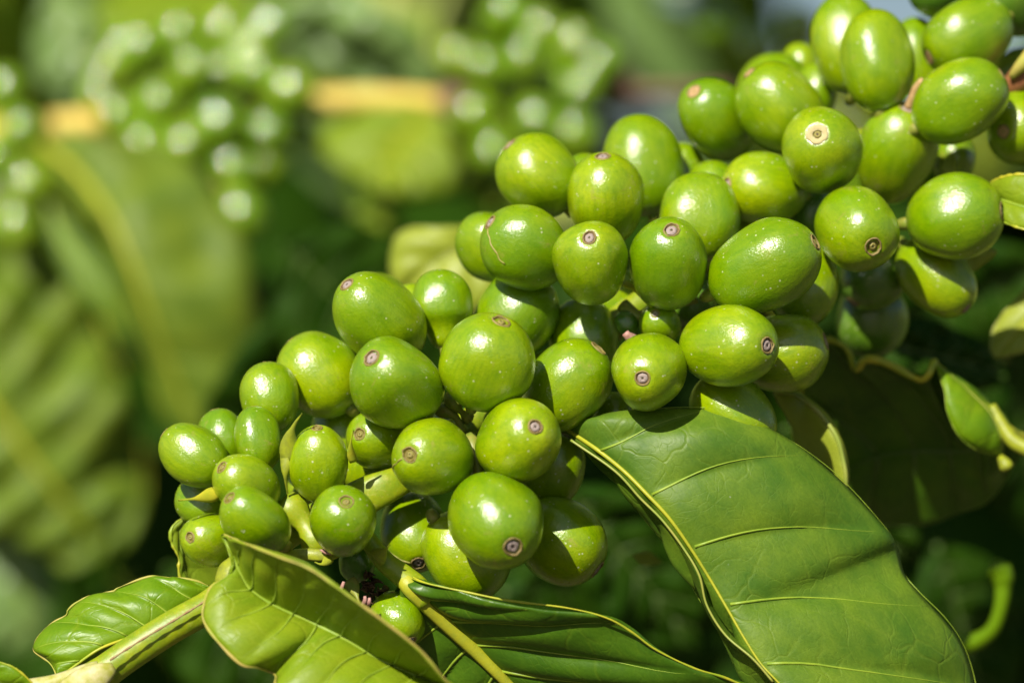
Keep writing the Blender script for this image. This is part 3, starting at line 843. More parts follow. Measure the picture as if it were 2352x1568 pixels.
# ------------------------------------------------------------------ the cherries of the fruiting branch
# x, y, half width, half length, tip x, tip y, tip faces lens (1) or away (-1), depth mm, kind of scar, label
CH = [
 (446, 1045, 66, 84, 378, 998, -1, 4, 'p', 'leftmost cherry of the in-focus cluster, tilted with its tip pointing up left'),
 (512, 1010, 56, 70, 493, 947, -1, 11, 'p', 'half-hidden cherry peeping out between the leftmost cherry and the slim upright one'),
 (592, 1009, 53, 74, 578, 938, -1, 2, 'p', 'slim upright cherry in front of the taller one, right beside the pale pointed bract'),
 (620, 913, 68, 79, 610, 836, -1, 11, 'p', 'upright cherry with roughened top standing above the slim upright one'),
 (735, 861, 90, 101, 668, 788, -1, 18, 'p', 'large yellow-green cherry on the upper left shoulder with a broad highlight'),
 (866, 728, 88, 96, 850, 634, -1, 30, 'p', 'cherry almost hidden behind the large one with a lilac scar at its upper left'),
 (872, 733, 90, 114, 809, 664, 1, 12, 'p', 'large egg-shaped cherry highest on the left with a lilac scar'),
 (912, 880, 97, 108, 864, 828, 1, 0, 'p', 'round cherry with a lilac scar touching its small highlight, left of the biggest central one'),
 (1014, 706, 69, 84, 1005, 622, -1, 14, 'n', 'pear-shaped cherry tapering down into its own green stalk'),
 (948, 705, 50, 52, 940, 655, -1, 25, 'p', 'sliver of cherry between the egg-shaped one and the pear-shaped one'),
 (1185, 727, 92, 104, 1240, 648, -1, 16, 'p', 'yellow-green cherry with faceted top right shoulder behind the biggest central one'),
 (1119, 833, 105, 112, 1148, 750, 1, -2, 'o', 'biggest round central cherry with an olive scar near its top'),
 (1302, 886, 92, 112, 1367, 808, 1, 8, 'o', 'egg-shaped cherry leaning right with a brown scar seen edge-on at its upper right'),
 (1190, 1014, 92, 104, 1224, 981, 1, -6, 'p', 'cherry with highlight touching a round lilac scar, right below the biggest central one'),
 (996, 1050, 86, 98, 951, 1041, 1, -2, 'o', 'cherry with an olive ring scar and a thin tan seam running left from it'),
 (1138, 1195, 104, 112, 1173, 1241, 1, -7, 'h', 'large faceted cherry with a dark-centred brown scar on its lower right'),
 (1068, 1275, 95, 106, 1130, 1350, -1, 6, 'n', 'half-shaded cherry resting on the edge of the dark leaf'),
 (950, 1218, 76, 94, 962, 1278, 1, 12, 'p', 'shaded cherry with a curved lit patch, under the one with the tan seam'),
 (1288, 1240, 92, 106, 1362, 1298, 0, 8, 'h', 'cherry crossed by a sharp shadow with a black scar at its lower right edge'),
 (1268, 1078, 74, 88, 1299, 1004, 1, 14, 'p', 'shaded cherry with pinkish scar tucked behind the right end of the front cluster'),
 (872, 1010, 66, 80, 835, 996, 1, 9, 'o', 'shaded cherry with a bright olive ring scar under the rough-scarred one'),
 (785, 1000, 72, 80, 770, 935, -1, 20, 'n', 'bright cherry glimpsed between the tall upright one and the olive-ringed shaded one'),
 (848, 1062, 64, 72, 842, 1128, -1, 15, 'n', 'smooth yellowish cherry side showing above the broad yellow stem'),
 (732, 1065, 66, 84, 731, 992, 1, 0, 'o', 'upright oval cherry with its olive scar on top, right of the pale bract'),
 (567, 1115, 64, 86, 521, 1076, 1, -1, 'o', 'oval cherry lying slanted just above the one that touches the folded leaf'),
 (587, 1196, 68, 86, 539, 1147, 1, -8, 'o', 'oval cherry whose lower edge touches the tip of the folded light leaf'),
 (489, 1238, 62, 76, 450, 1230, 1, 0, 'o', 'lowest left cherry with a dark ring scar on its left side'),
 (470, 1152, 60, 66, 412, 1140, -1, 11, 'n', 'dark shaded cherry behind the yellow spike at the far left'),
 (787, 1197, 75, 80, 798, 1154, 1, -6, 'o', 'round cherry with a ringed olive scar standing alone right of the yellow stem piece'),
 (820, 1290, 40, 46, 824, 1336, -1, 6, 'dn', 'very small dark green cherry hanging below the round olive-scarred one'),
 (912, 1422, 60, 66, 942, 1461, 1, 2, 'h', 'small cherry between the folded light leaf and the dark leaf'),
 (1237, 404, 88, 99, 1176, 340, 1, 23, 'p', 'slightly blurred cherry at the upper left end of the middle cluster'),
 (1476, 382, 88, 116, 1452, 268, -1, 36, 'n', 'tall blurred cherry topping the middle cluster with a wide soft highlight'),
 (1390, 458, 87, 102, 1384, 374, 1, 18, 'p', 'upright cherry with a lilac tip in front of the tall blurred one'),
 (1208, 568, 91, 103, 1136, 519, 1, 13, 'p', 'cherry with lilac scar on its left and a tan seam curving down'),
 (1138, 568, 78, 92, 1064, 530, -1, 24, 'p', 'cherry half hidden behind the seamed one at the left end of the middle cluster'),
 (1358, 606, 84, 98, 1352, 556, 1, 8, 'p', 'upright cherry with a large round pale lilac scar, left one of the scarred pair'),
 (1536, 606, 88, 106, 1537, 541, 1, 8, 'p', 'upright cherry with a round lilac scar, right one of the scarred pair'),
 (1607, 502, 90, 102, 1600, 402, -1, 20, 'n', 'yellow-green cherry with a large highlight above the right scarred one'),
 (1755, 615, 98, 126, 1853, 565, 1, 5, 'o', 'longest cherry, lying slanted with an olive scar at its right end'),
 (1757, 436, 82, 96, 1678, 428, 1, 26, 'p', 'blurred cherry with reddish tip on the left behind the cream-scarred one'),
 (1673, 794, 92, 112, 1744, 793, 1, 2, 'h', 'cherry lying sideways with a dark-centred lilac scar at its right end'),
 (1491, 852, 86, 92, 1473, 865, 1, 2, 'p', 'round cherry facing the lens with its lilac scar near the centre'),
 (1800, 812, 90, 98, 1888, 785, 0, 15, 'p', 'cherry behind the sideways one, its right half in sun and the rest in shadow'),
 (1345, 778, 80, 92, 1330, 700, -1, 20, 'n', 'smooth unlit-looking cherry left of the tiny ones in the middle'),
 (1515, 748, 46, 50, 1504, 724, 1, 12, 'p', 'tiny cherry with pinkish scar above the round one facing the lens'),
 (1440, 742, 27, 30, 1430, 715, -1, 15, 'dn', 'tiniest cherry, deep in the gap left of the small pink-scarred one'),
 (1845, 656, 80, 92, 1860, 570, -1, 22, 'n', 'yellow-green cherry showing behind the right side of the longest one'),
 (1684, 950, 82, 104, 1610, 890, -1, 9, 'n', 'bright cherry half covered by the upper edge of the big leaf'),
 (1412, 955, 48, 52, 1400, 905, -1, 15, 'n', 'small piece of cherry at the upper left corner of the big leaf'),
 (1566, 396, 58, 66, 1560, 332, -1, 44, 'n', 'blurred cherry in the gap right of the tall blurred one'),
 (1345, 415, 54, 60, 1340, 356, -1, 33, 'n', 'rim of a blurred cherry between the two upper ones of the middle cluster'),
 (1638, 442, 64, 70, 1630, 374, -1, 32, 'n', 'rim of a cherry right behind the large-highlight one'),
 (1645, 276, 80, 102, 1596, 224, 1, 38, 't', 'blurred cherry with a brownish tip at the left end of the upper cluster'),
 (1793, 248, 90, 108, 1726, 178, 1, 32, 't', 'blurred cherry with orange-brown scar at its upper left and a scratch below the highlight'),
 (1780, 216, 88, 90, 1776, 128, -1, 46, 'n', 'blurred rim of a cherry right behind the orange-scarred one'),
 (1888, 349, 91, 97, 1868, 321, 1, 19, 'c', 'dark cherry with a big cream-coloured ring scar facing the lens'),
 (2057, 352, 90, 110, 2074, 266, 1, 28, 's', 'cherry with a dried tan style sticking up from its pink tip'),
 (2014, 140, 82, 116, 2010, 26, -1, 33, 't', 'tall blurred upright cherry near the top of the upper cluster'),
 (1943, 102, 78, 114, 1935, -8, -1, 45, 'n', 'tall blurred cherry half hidden behind the upright one at the top'),
 (2224, 84, 84, 106, 2139, 130, 1, 35, 't', 'blurred cherry near the top right corner with its brownish tip at the lower left'),
 (2204, 234, 89, 114, 2297, 176, 1, 28, 'p', 'large blurred cherry leaning right toward the reddish stem end'),
 (2362, 292, 86, 96, 2300, 306, 1, 34, 't', 'blurred cherry cut by the right border, brown tip on its left'),
 (1967, 524, 92, 98, 1990, 564, 1, 14, 'o', 'angular dark green cherry with a deep olive ring scar on its lower side'),
 (2193, 499, 98, 108, 2282, 488, 1, 22, 'h', 'large round cherry with a small brown scar at its right edge'),
 (2010, 628, 74, 84, 1966, 684, 0, 29, 'hd', 'dark shaded cherry directly under the angular olive-scarred one'),
 (2148, 636, 76, 102, 2206, 700, 1, 29, 'p', 'cherry with one long diagonal lit band under the large round one'),
 (2188, 362, 52, 56, 2200, 310, -1, 44, 'n', 'small blurred cherry in the dark gap below the large leaning one'),
 (2165, -42, 72, 84, 2120, 20, -1, 46, 'dn', 'dark blurred cherry cut off by the top border'),
 (2335, -25, 96, 104, 2330, 78, -1, 42, 'dn', 'dark blurred cherry in the top right corner'),
 (2108, 132, 58, 90, 2100, 45, -1, 50, 'n', 'blurred slice of cherry between the tall upright one and the top right one'),
 (1872, 214, 50, 68, 1880, 150, -1, 46, 'n', 'bright blurred slice of cherry right of the orange-scarred one'),
 (1838, 152, 44, 52, 1835, 104, -1, 58, 'n', 'dim blurred cherry behind the upper cluster'),
 (1420, 690, 62, 72, 1420, 620, -1, 26, 'n', 'shaded cherry in the dark gap between the two scarred upright ones'),
 (1590, 690, 58, 66, 1600, 640, -1, 26, 'dn', 'dark cherry in the gap left of the longest one'),
 (1045, 985, 52, 60, 1045, 930, -1, 24, 'dn', 'dark cherry deep in the gap under the biggest central one'),
 (1870, 480, 62, 72, 1880, 420, -1, 34, 'dn', 'dark cherry deep between the cream-scarred and the angular one'),
 (1130, 1110, 50, 60, 1130, 1060, -1, 22, 'dn', 'dark cherry deep behind the large faceted one'),
 (705, 1120, 44, 52, 705, 1070, -1, 22, 'n', 'shaded small cherry deep behind the yellow stem piece'),
 (2000, 732, 80, 88, 1990, 815, -1, 46, 'dn', 'very dark blurred cherry below the dark shaded one'),
]
GRP = 'green coffee cherries on the near branch'


def rad_along(c, d):
    """ellipsoid radius (metres) of cherry c in unit direction d"""
    ca = abs(d.dot(c['ax']))
    sa2 = 1 - ca * ca
    return 1 / math.sqrt((ca / c['a']) ** 2 + sa2 / (c['r'] ** 2))


cs = []
for i, (x, y, r, a, tx, ty, fc, mm, kd, lab) in enumerate(CH):
    dx, dy = tx - x, ty - y
    r *= 1.025
    if fc > 0:              # tip towards the lens: the fruit is longer than its outline
        q = 1 - (a * a - dx * dx - dy * dy) / (r * r)
        if q > 0.02: a = max(a, min(math.hypot(dx, dy) / math.sqrt(q), 1.38 * r))
        else: a = max(a, 1.38 * r)
        dx, dy = dx * 1.17, dy * 1.17
    else:
        a *= 1.05
    dl = math.hypot(dx, dy)
    if dl > a * 0.975 or fc <= 0:
        k = a * 0.975 / dl
        dx, dy = dx * k, dy * k
    dz = math.sqrt(max(0, a * a - dx * dx - dy * dy)) * (1 if fc >= 0 else -1)
    cs.append(dict(x=x, y=y, rp=r, ap=a, ax=Vector((dx, -dz, -dy)).normalized(), mm=float(mm), kd=kd, lab=lab, fc=fc))
order = list(range(len(cs)))
for it in range(140):            # ease cherries that would cut into each other apart in depth
    worst = 0
    for c in cs:
        f = px(c['mm'])
        c['r'], c['a'], c['p'] = c['rp'] * f, c['ap'] * f, P(c['x'], c['y'], c['mm'])
    for i in range(len(cs)):
        for j in range(i):
            A, B = cs[i], cs[j]
            v = B['p'] - A['p']
            L = v.length
            if L < 1e-6 or L > 0.022: continue
            d = v / L
            need = (rad_along(A, d) + rad_along(B, d)) * 0.965
            if L < need:
                lat = math.hypot(v.x, v.z)
                if lat >= need: continue
                want = math.sqrt(need * need - lat * lat)
                gap = (want - abs(v.y)) * 1000
                if gap <= 0: continue
                sgn = 1 if v.y >= 0 else -1
                A['mm'] -= sgn * gap * 0.10
                B['mm'] += sgn * gap * 0.22 if sgn > 0 else -gap * 0.10
                if sgn < 0:
                    A['mm'] += gap * 0.12
                worst = max(worst, gap)
print('cherry overlap left (mm):', round(worst, 2), 'depths', [round(c['mm']) for c in cs])


def cherry_mesh(r, a, seed, neck=False, nu=44, nv=30, facet=0.03, m=None):
    rnd = random.Random(seed)
    vs, fs = [], []
    p1, p2, p3 = (rnd.uniform(0, 6.28) for _ in range(3))
    k1, k2 = rnd.uniform(0.004, 0.022), rnd.uniform(0.0, facet * 0.6)
    egg = rnd.uniform(0.00, 0.05)
    vs.append(Vector((0, 0, a * 0.972)))
    for i in range(1, nv):
        t = math.pi * i / nv
        ct, st = math.cos(t), math.sin(t)
        rr = r * (st ** 0.93) * (1 + egg * ct)
        z = a * (ct if ct < 0 else ct ** 1.0)
        if ct > 0: z = a * (1 - (1 - ct) ** 1.03)
        if neck and ct < -0.35:
            q = (-ct - 0.35) / 0.65
            rr *= 1 - 0.25 * math.sin(q * math.pi)
            z -= a * 0.12 * q * q
        if rr < 0.21 * r and ct > 0: z -= a * 0.055
        for j in range(nu):
            f = 2 * math.pi * j / nu
            n3 = noise.noise(Vector((math.cos(f) * st * 1.1 + seed, math.sin(f) * st * 1.1, ct * 1.1)))
            q = rr * (1 + st * (k1 * math.cos(2 * f + p1) + k2 * math.cos(3 * f + p2)) + 0.085 * n3 * st)
            vs.append(Vector((q * math.cos(f), q * math.sin(f), z * (1 + 0.012 * math.cos(f + p3) * st))))
    vs.append(Vector((0, 0, -a * (1.10 if neck else 0.99))))
    for j in range(nu):
        k = (j + 1) % nu
        fs.append((0, 1 + j, 1 + k))
        for i in range(nv - 2):
            b0, b1 = 1 + i * nu, 1 + (i + 1) * nu
            fs.append((b0 + j, b1 + j, b1 + k, b0 + k))
        b0 = 1 + (nv - 2) * nu
        fs.append((b0 + j, len(vs) - 1, b0 + k))
    return mesh('coffee_cherry', vs, fs, m or M_CH)


def lathe(name, prof, m, seg=28, wob=0.0, seed=0):
    vs, fs = [], []
    for (rr, z) in prof:
        for j in range(seg):
            f = 2 * math.pi * j / seg
            q = 1 + wob * noise.noise(Vector((math.cos(f) * 2.5 + seed, math.sin(f) * 2.5, z * 9)))
            vs.append((rr * q * math.cos(f), rr * q * math.sin(f), z + wob * 0.12 * noise.noise(Vector((f * 2, seed, rr * 30)))))
    for i in range(len(prof) - 1):
        for j in range(seg):
            k = (j + 1) % seg
            fs.append((i * seg + j, i * seg + k, (i + 1) * seg + k, (i + 1) * seg + j)[::-1])
    return mesh(name, vs, fs, m)


RIM = [(0.245, -0.045), (0.225, -0.008), (0.212, 0.012), (0.197, 0.014), (0.182, -0.004)]
DISH = [(0.184, -0.006), (0.165, -0.045), (0.13, -0.055), (0.10, -0.040)]
BUT = [(0.115, -0.040), (0.100, -0.012), (0.075, 0.000), (0.045, -0.002), (0.028, -0.014)]
PIT = [(0.032, -0.014), (0.018, -0.020), (0.0005, -0.022)]
FLATP = [(0.19, -0.02), (0.16, -0.002), (0.11, 0.006), (0.06, 0.002), (0.03, -0.012)]
SC = {}
for v in range(3):
    SC['rim', v] = lathe('scar_rim', RIM, M_RING, 28, 0.12 + 0.05 * v, v * 3)
    SC['rimc', v] = lathe('scar_rim', [(0.25, -0.045), (0.235, 0.005), (0.20, 0.02), (0.14, 0.012), (0.10, -0.01)], M_CREAM, 28, 0.22, v * 3)
    SC['dish', v] = lathe('scar_dish', DISH, M_DISH, 28, 0.05, v)
    SC['dishp', v] = lathe('scar_dish', DISH, M_DISHP, 28, 0.05, v)
    SC['but_p', v] = lathe('scar_button', [(p[0] * 1.25, p[1]) for p in BUT], M_PURP, 24, 0.15, v * 5)
    SC['but_o', v] = lathe('scar_button', [(p[0] * 0.8, p[1]) for p in BUT], M_OLIVE, 24, 0.15, v * 5)
    SC['but_t', v] = lathe('scar_button', FLATP, M_TAN, 24, 0.2, v * 5)
    SC['pit', v] = lathe('scar_pit', PIT, M_HOLE, 14, 0.1, v)
    SC['pitb', v] = lathe('scar_pit', [(p[0] * 1.9, p[1] + 0.006) for p in PIT], M_HOLE, 14, 0.1, v)


def scar(o, r, a, kd, i):
    v = i % 3
    k = kd[0]
    items = {'p': ['rim', 'dishp', 'but_p', 'pit'], 'o': ['rim', 'dish', 'but_o', 'pit'], 'h': ['rim', 'dishp', 'but_p', 'pitb'],
             'c': ['rimc', 'dish', 'but_o', 'pitb'], 't': ['rim', 'but_t'], 's': ['rim', 'but_p']}.get(k)
    if not items: return
    sc_ = r * random.Random(i + 5).uniform(0.82, 1.05) * (1.08 if r < 0.0048 else 1)
    if k == 'c': sc_ *= 1.12
    rim = None
    for it in items:
        q = link({'rim': 'scar_rim', 'rimc': 'scar_rim', 'dish': 'scar_dish', 'dishp': 'scar_dish', 'pit': 'scar_pit', 'pitb': 'scar_pit'}.get(it, 'scar_button'),
                 SC[it, v], o)
        rs = random.Random(i * 3)
        q.scale = (sc_ * rs.uniform(0.85, 1.1), sc_ * rs.uniform(0.9, 1.12), sc_)
        q.location = (0, 0, a * 0.985)
        q.rotation_euler = (0, 0, i * 1.3)


for i, c in enumerate(cs):
    f = px(c['mm'])
    r, a, p = c['rp'] * f, c['ap'] * f, P(c['x'], c['y'], c['mm'])
    kd = c['kd']
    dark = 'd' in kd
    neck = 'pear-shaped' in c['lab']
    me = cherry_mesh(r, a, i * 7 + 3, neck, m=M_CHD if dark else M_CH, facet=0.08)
    o = link('coffee_cherry', me)
    o.location = p
    o.rotation_mode = 'QUATERNION'
    o.rotation_quaternion = c['ax'].to_track_quat('Z', 'Y')
    tag(o, c['lab'], 'coffee cherry', GRP)
    scar(o, r, a, kd.replace('d', ''), i) if kd.replace('d', '') not in ('n', '') else None
    # stalk out of the back end
    L = 0.0042
    rd = random.Random(i)
    bk = o.rotation_quaternion.inverted() @ Vector((0, 1, 0))
    pth = cr([Vector((0, 0, -a * 0.93)), Vector((0, 0, -a * 1.08)) + bk * 0.0009, Vector((0, 0, -a * 1.12)) + bk * L], 8)
    if neck: pth = [Vector((0, 0, -a * 1.02)), Vector((0, 0, -a * 1.3)), Vector((0.0002, 0, -a * 1.75))]
    link('stalk', tube('stalk', pth, lambda t: 0.0011 - 0.0002 * t, M_STALK, 8), o)
    if 'tan seam' in c['lab']:
        fi = 1.2
        # seam on the side that faces left and down in the picture
        qi = o.rotation_quaternion.inverted()
        want = qi @ (Vector((-1, -0.55, -0.25)) if c['x'] < 1100 else Vector((-0.2, -0.9, -1)))
        fi = math.atan2(want.y, want.x)
        pth = []
        for s in range(22):
            t = 0.24 + 0.95 * s / 21
            ff = fi + 0.03 * math.sin(s * 1.3)
            st, ct = math.sin(t), math.cos(t)
            # find the surface by nearest vertex radius
            best = min(me.vertices, key=lambda q: (q.co.normalized() - Vector((r * st * math.cos(ff), r * st * math.sin(ff), a * ct)).normalized()).length)
            dirn = Vector((r * st * math.cos(ff), r * st * math.sin(ff), a * ct)).normalized()
            pth.append(dirn * best.co.length)
        pth = cr(pth[::3], 24)
        link('seam', tube('seam', pth, lambda t: 0.00013, M_SEAM, 6), o)
    if kd == 's':
        pth = cr([(0, 0, a * 0.97), (0.0003, 0.0002, a + 0.0016), (0.0006, 0.0004, a + 0.0034), (0.0013, 0.0002, a + 0.0050)], 10)
        link('dried_style', tube('dried_style', pth, lambda t: 0.00075 - 0.0002 * t, M_TAN, 8), o)

# pink bud in the middle cluster
OBu = P(1446, 776, 8)
bd = tag(empty('flower_bud', OBu), 'tiny pale pink bud squeezed above the round cherry that faces the lens', 'bud')
pp = cr([P(1462, 790, 11), P(1452, 780, 9), P(1441, 770, 8), P(1436, 764, 8)], 10)
part('bud_body', tube('bud_body', pp, lambda t: 0.0006 + 0.0004 * math.sin(math.pi * min(1, t + 0.1)), M_PINK, 12), bd, OBu)
pp = cr([P(1475, 805, 13), P(1468, 797, 12), P(1460, 789, 11)], 6)
part('stalk', tube('stalk', pp, 0.0005, M_STALK, 8), bd, OBu)

# ------------------------------------------------------------------ the branch out of focus behind
OF = P(1035, 250, 400)
far = tag(empty('far_branch', OF), 'out-of-focus golden-yellow coffee branch running across the upper left background, with leaves', 'branch')
fp = cr([P(-260, 330, 400), P(60, 300, 400), P(220, 283, 400), (P(340, 275, 400)), P(520, 262, 402), P(700, 238, 400), P(860, 228, 398), P(1010, 236, 398),
         P(1060, 240, 402)], 90)
part('stem', tube('stem', fp, lambda t: 0.0045 - 0.0014 * t, M_GOLD, 14), far, OF)
pp = cr([P(1050, 240, 404), P(1250, 225, 415), P(1500, 212, 425), P(1750, 205, 440), P(2300, 120, 480)], 40)
part('stem', tube('stem', pp, lambda t: 0.0026 - 0.001 * t, M_BROWN, 12), far, OF)['label'] = 'dark brown end of the branch'
pp = cr([P(1008, 236, 392), P(1035, 238, 392), P(1075, 242, 394)], 12)
part('stem_node', tube('stem_node', pp, lambda t: 0.0038 + 0.0012 * math.sin(math.pi * t), M_BROWN, 14), far, OF)
pp = cr([P(1395, 185, 405), P(1425, 195, 405), P(1450, 205, 405)], 12)
part('stem_node', tube('stem_node', pp, lambda t: 0.0035 + 0.0012 * math.sin(math.pi * t), M_BROWN, 14), far, OF)

leaf(far, OF, [(100, 330, 350), (190, 410, 340), (255, 500, 330), (300, 600, 325), (345, 720, 325), (400, 860, 330), (480, 1040, 335)],
     [(100, 335, 350), (165, 430, 352), (222, 520, 352), (262, 620, 352), (315, 740, 350), (375, 880, 345), (480, 1040, 335)],
     [(105, 325, 350), (330, 325, 350), (440, 380, 345), (520, 500, 340), (575, 640, 338), (605, 780, 338), (590, 920, 336), (480, 1040, 335)],
     M_LF, nv=9, quilt=0.0008, bulge=(0.003, 0.004), nu=90, nw=16, mid_r=0.0013, m_mid=M_VEIN, m_vein=M_VEIN2, vein_r=0.0003, m_edge=M_EDGEG, edge_r=0.0004, wob=0.008, slope=0.05,
     label='broad hanging leaf with a yellow midrib, out of focus')
leaf(far, OF, [(-240, 560, 400), (-150, 720, 395), (-60, 870, 390), (40, 1010, 390), (130, 1130, 392), (240, 1260, 400)],
     [(-240, 600, 400), (-280, 900, 405), (-200, 1100, 405), (-60, 1210, 405), (80, 1270, 405), (240, 1262, 400)],
     [(-230, 520, 402), (0, 520, 402), (160, 620, 400), (250, 780, 400), (310, 960, 398), (335, 1110, 398), (310, 1220, 398), (242, 1260, 400)],
     M_LF, nv=8, quilt=0.0062, bulge=(0.002, 0.002), nu=110, nw=16, mid_r=0.0018, m_mid=M_VEIN, m_vein=M_VEIN2, vein_r=0.0006, m_edge=M_EDGE, edge_r=0.0005, wob=0.012, slope=-0.10,
     label='strongly ribbed leaf at the left border, out of focus')
leaf(far, OF, [(110, 470, 380), (150, 560, 375), (230, 660, 370), (320, 800, 370)], [(110, 475, 380), (120, 560, 376), (190, 690, 372), (318, 802, 370)],
     [(115, 465, 380), (190, 540, 376), (270, 640, 372), (322, 798, 370)], M_L1, nv=5, nu=40, nw=8, quilt=0.001, m_mid=M_VEIN2, mid_r=0.001, label='narrow leaf left of the broad hanging leaf, out of focus')
leaf(far, OF, [(1010, 255, 400), (930, 320, 380), (900, 380, 370), (900, 450, 365)], [(1000, 255, 400), (780, 290, 395), (740, 360, 380), (850, 440, 370), (895, 452, 365)],
     [(1015, 258, 400), (1050, 340, 380), (1060, 400, 370), (1000, 452, 366), (902, 452, 365)], M_LB, nv=6, nu=60, nw=12, quilt=0.003, bulge=(0.002, 0.002), m_mid=M_EDGE, mid_r=0.001, m_vein=M_VEIN, vein_r=0.0005, wob=0.004,
     label='yellowish ribbed leaf under the golden stem, out of focus')
leaf(far, OF, [(840, 455, 380), (860, 490, 380), (880, 530, 380)], [(838, 458, 380), (808, 490, 380), (876, 532, 380)], [(845, 455, 380), (925, 488, 380), (884, 530, 380)],
     M_LB, nv=3, nu=24, nw=8, quilt=0.001, label='small leaf tip under the yellowish ribbed leaf')
leaf(far, OF, [(560, 20, 480), (700, 60, 480), (840, 120, 480), (980, 200, 480), (1080, 260, 480)], [(560, 25, 480), (660, 140, 480), (780, 200, 480), (920, 230, 480), (1078, 262, 480)],
     [(565, 15, 480), (760, -30, 470), (900, 20, 462), (1000, 110, 465), (1082, 258, 480)], M_LG, nv=6, nu=60, nw=12, quilt=0.003, bulge=(0.002, 0.006), m_mid=M_VEIN2, mid_r=0.001, wob=0.006,
     label='grey-green glossy leaf above the golden stem, out of focus')
leaf(far, OF, [(140, -60, 470), (160, 60, 465), (185, 160, 465), (190, 250, 470)], [(135, -60, 470), (70, 60, 470), (85, 180, 470), (188, 252, 470)],
     [(145, -60, 470), (210, 40, 462), (215, 170, 462), (194, 250, 470)], M_LG, nv=5, nu=50, nw=10, quilt=0.003, m_mid=M_VEIN2, mid_r=0.001, wob=0.004,
     label='pale leaf hanging between the two left background clusters')
leaf(far, OF, [(-60, 1250, 420), (20, 1310, 415), (60, 1400, 415), (50, 1500, 420)], [(-80, 1250, 420), (-100, 1350, 420), (-60, 1450, 420), (48, 1502, 420)],
     [(-50, 1230, 420), (80, 1260, 420), (125, 1350, 420), (110, 1450, 420), (54, 1500, 420)], M_LG, nv=5, nu=40, nw=10, quilt=0.002, m_mid=M_VEIN2, mid_r=0.001,
     label='grey-green leaf at the lower left border, out of focus')
leaf(far, OF, [(1130, 380, 420), (1120, 430, 415), (1130, 500, 415)], [(1120, 380, 420), (1060, 430, 418), (1126, 502, 415)], [(1140, 380, 420), (1200, 440, 412), (1134, 500, 415)],
     M_LB, nv=4, nu=30, nw=8, quilt=0.002, label='green leaf behind the left end of the middle cluster')

# pale leaf right behind the front cluster
OM = P(1010, 600, 110)
mb = tag(empty('leafy_twig', OM), 'pale yellow-green blurred leaf on a thin twig behind the pear-shaped cherry', 'twig')
leaf(mb, OM, [(1200, 500, 130), (1080, 560, 112), (990, 610, 110), (915, 680, 112)], [(1195, 495, 130), (1060, 520, 112), (930, 528, 112), (898, 590, 112), (908, 680, 112)],
     [(1205, 520, 130), (1160, 640, 110), (1080, 720, 108), (980, 730, 110), (918, 684, 112)], M_LY, nv=5, nu=50, nw=12, quilt=0.001, bulge=(0.001, 0.001), m_mid=M_EDGEG, mid_r=0.0006, m_edge=M_EDGEG)
pp = cr([P(1198, 505, 130), P(1300, 440, 140), P(1500, 430, 160)], 12)
part('twig_stem', tube('twig_stem', pp, 0.0012, M_STALK, 8), mb, OM)

# branch with leaves painted dark for shade, right side
OD = P(1900, 1250, 200)
db = tag(empty('shaded_branch', OD), 'leaves behind the big leaf on the right, deep shade painted into their dark green', 'branch')
for i, (bx, by, bm, tx, ty, wpx_) in enumerate([
        (2420, 600, 190, 1950, 800, 300), (2300, 720, 210, 2420, 1240, 380), (1800, 980, 120, 2120, 1330, 260), (2150, 1250, 170, 2300, 1720, 300),
        (1300, 1120, 140, 1620, 1500, 260), (1150, 1360, 160, 1700, 1300, 220), (650, 560, 250, 1000, 900, 380), (700, 700, 260, 560, 1250, 360),
        (380, 1300, 200, 760, 1700, 300), (1980, 780, 90, 2350, 860, 160), (1500, 1250, 200, 1500, 1700, 400), (800, 1150, 200, 1300, 1400, 300)]):
    b0, t0 = P(bx, by, bm), P(tx, ty, bm + 15)
    d = t0 - b0
    n = Vector((0.35, -0.8, -0.15 + 0.25 * math.sin(i * 2.3)))
    mid, le, ri = simple_leaf(b0, d, n, d.length, wpx_ * px(bm), 0.08, 0.2)
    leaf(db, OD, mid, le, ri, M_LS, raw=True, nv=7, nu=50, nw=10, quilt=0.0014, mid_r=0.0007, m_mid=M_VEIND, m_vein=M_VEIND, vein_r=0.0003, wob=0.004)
pp = cr([P(1300, 1500, 230), P(1800, 1300, 220), (P(2150, 1000, 215)), P(2420, 600, 200)], 40)
part('stem', tube('stem', pp, 0.0022, M_STALK, 10), db, OD)

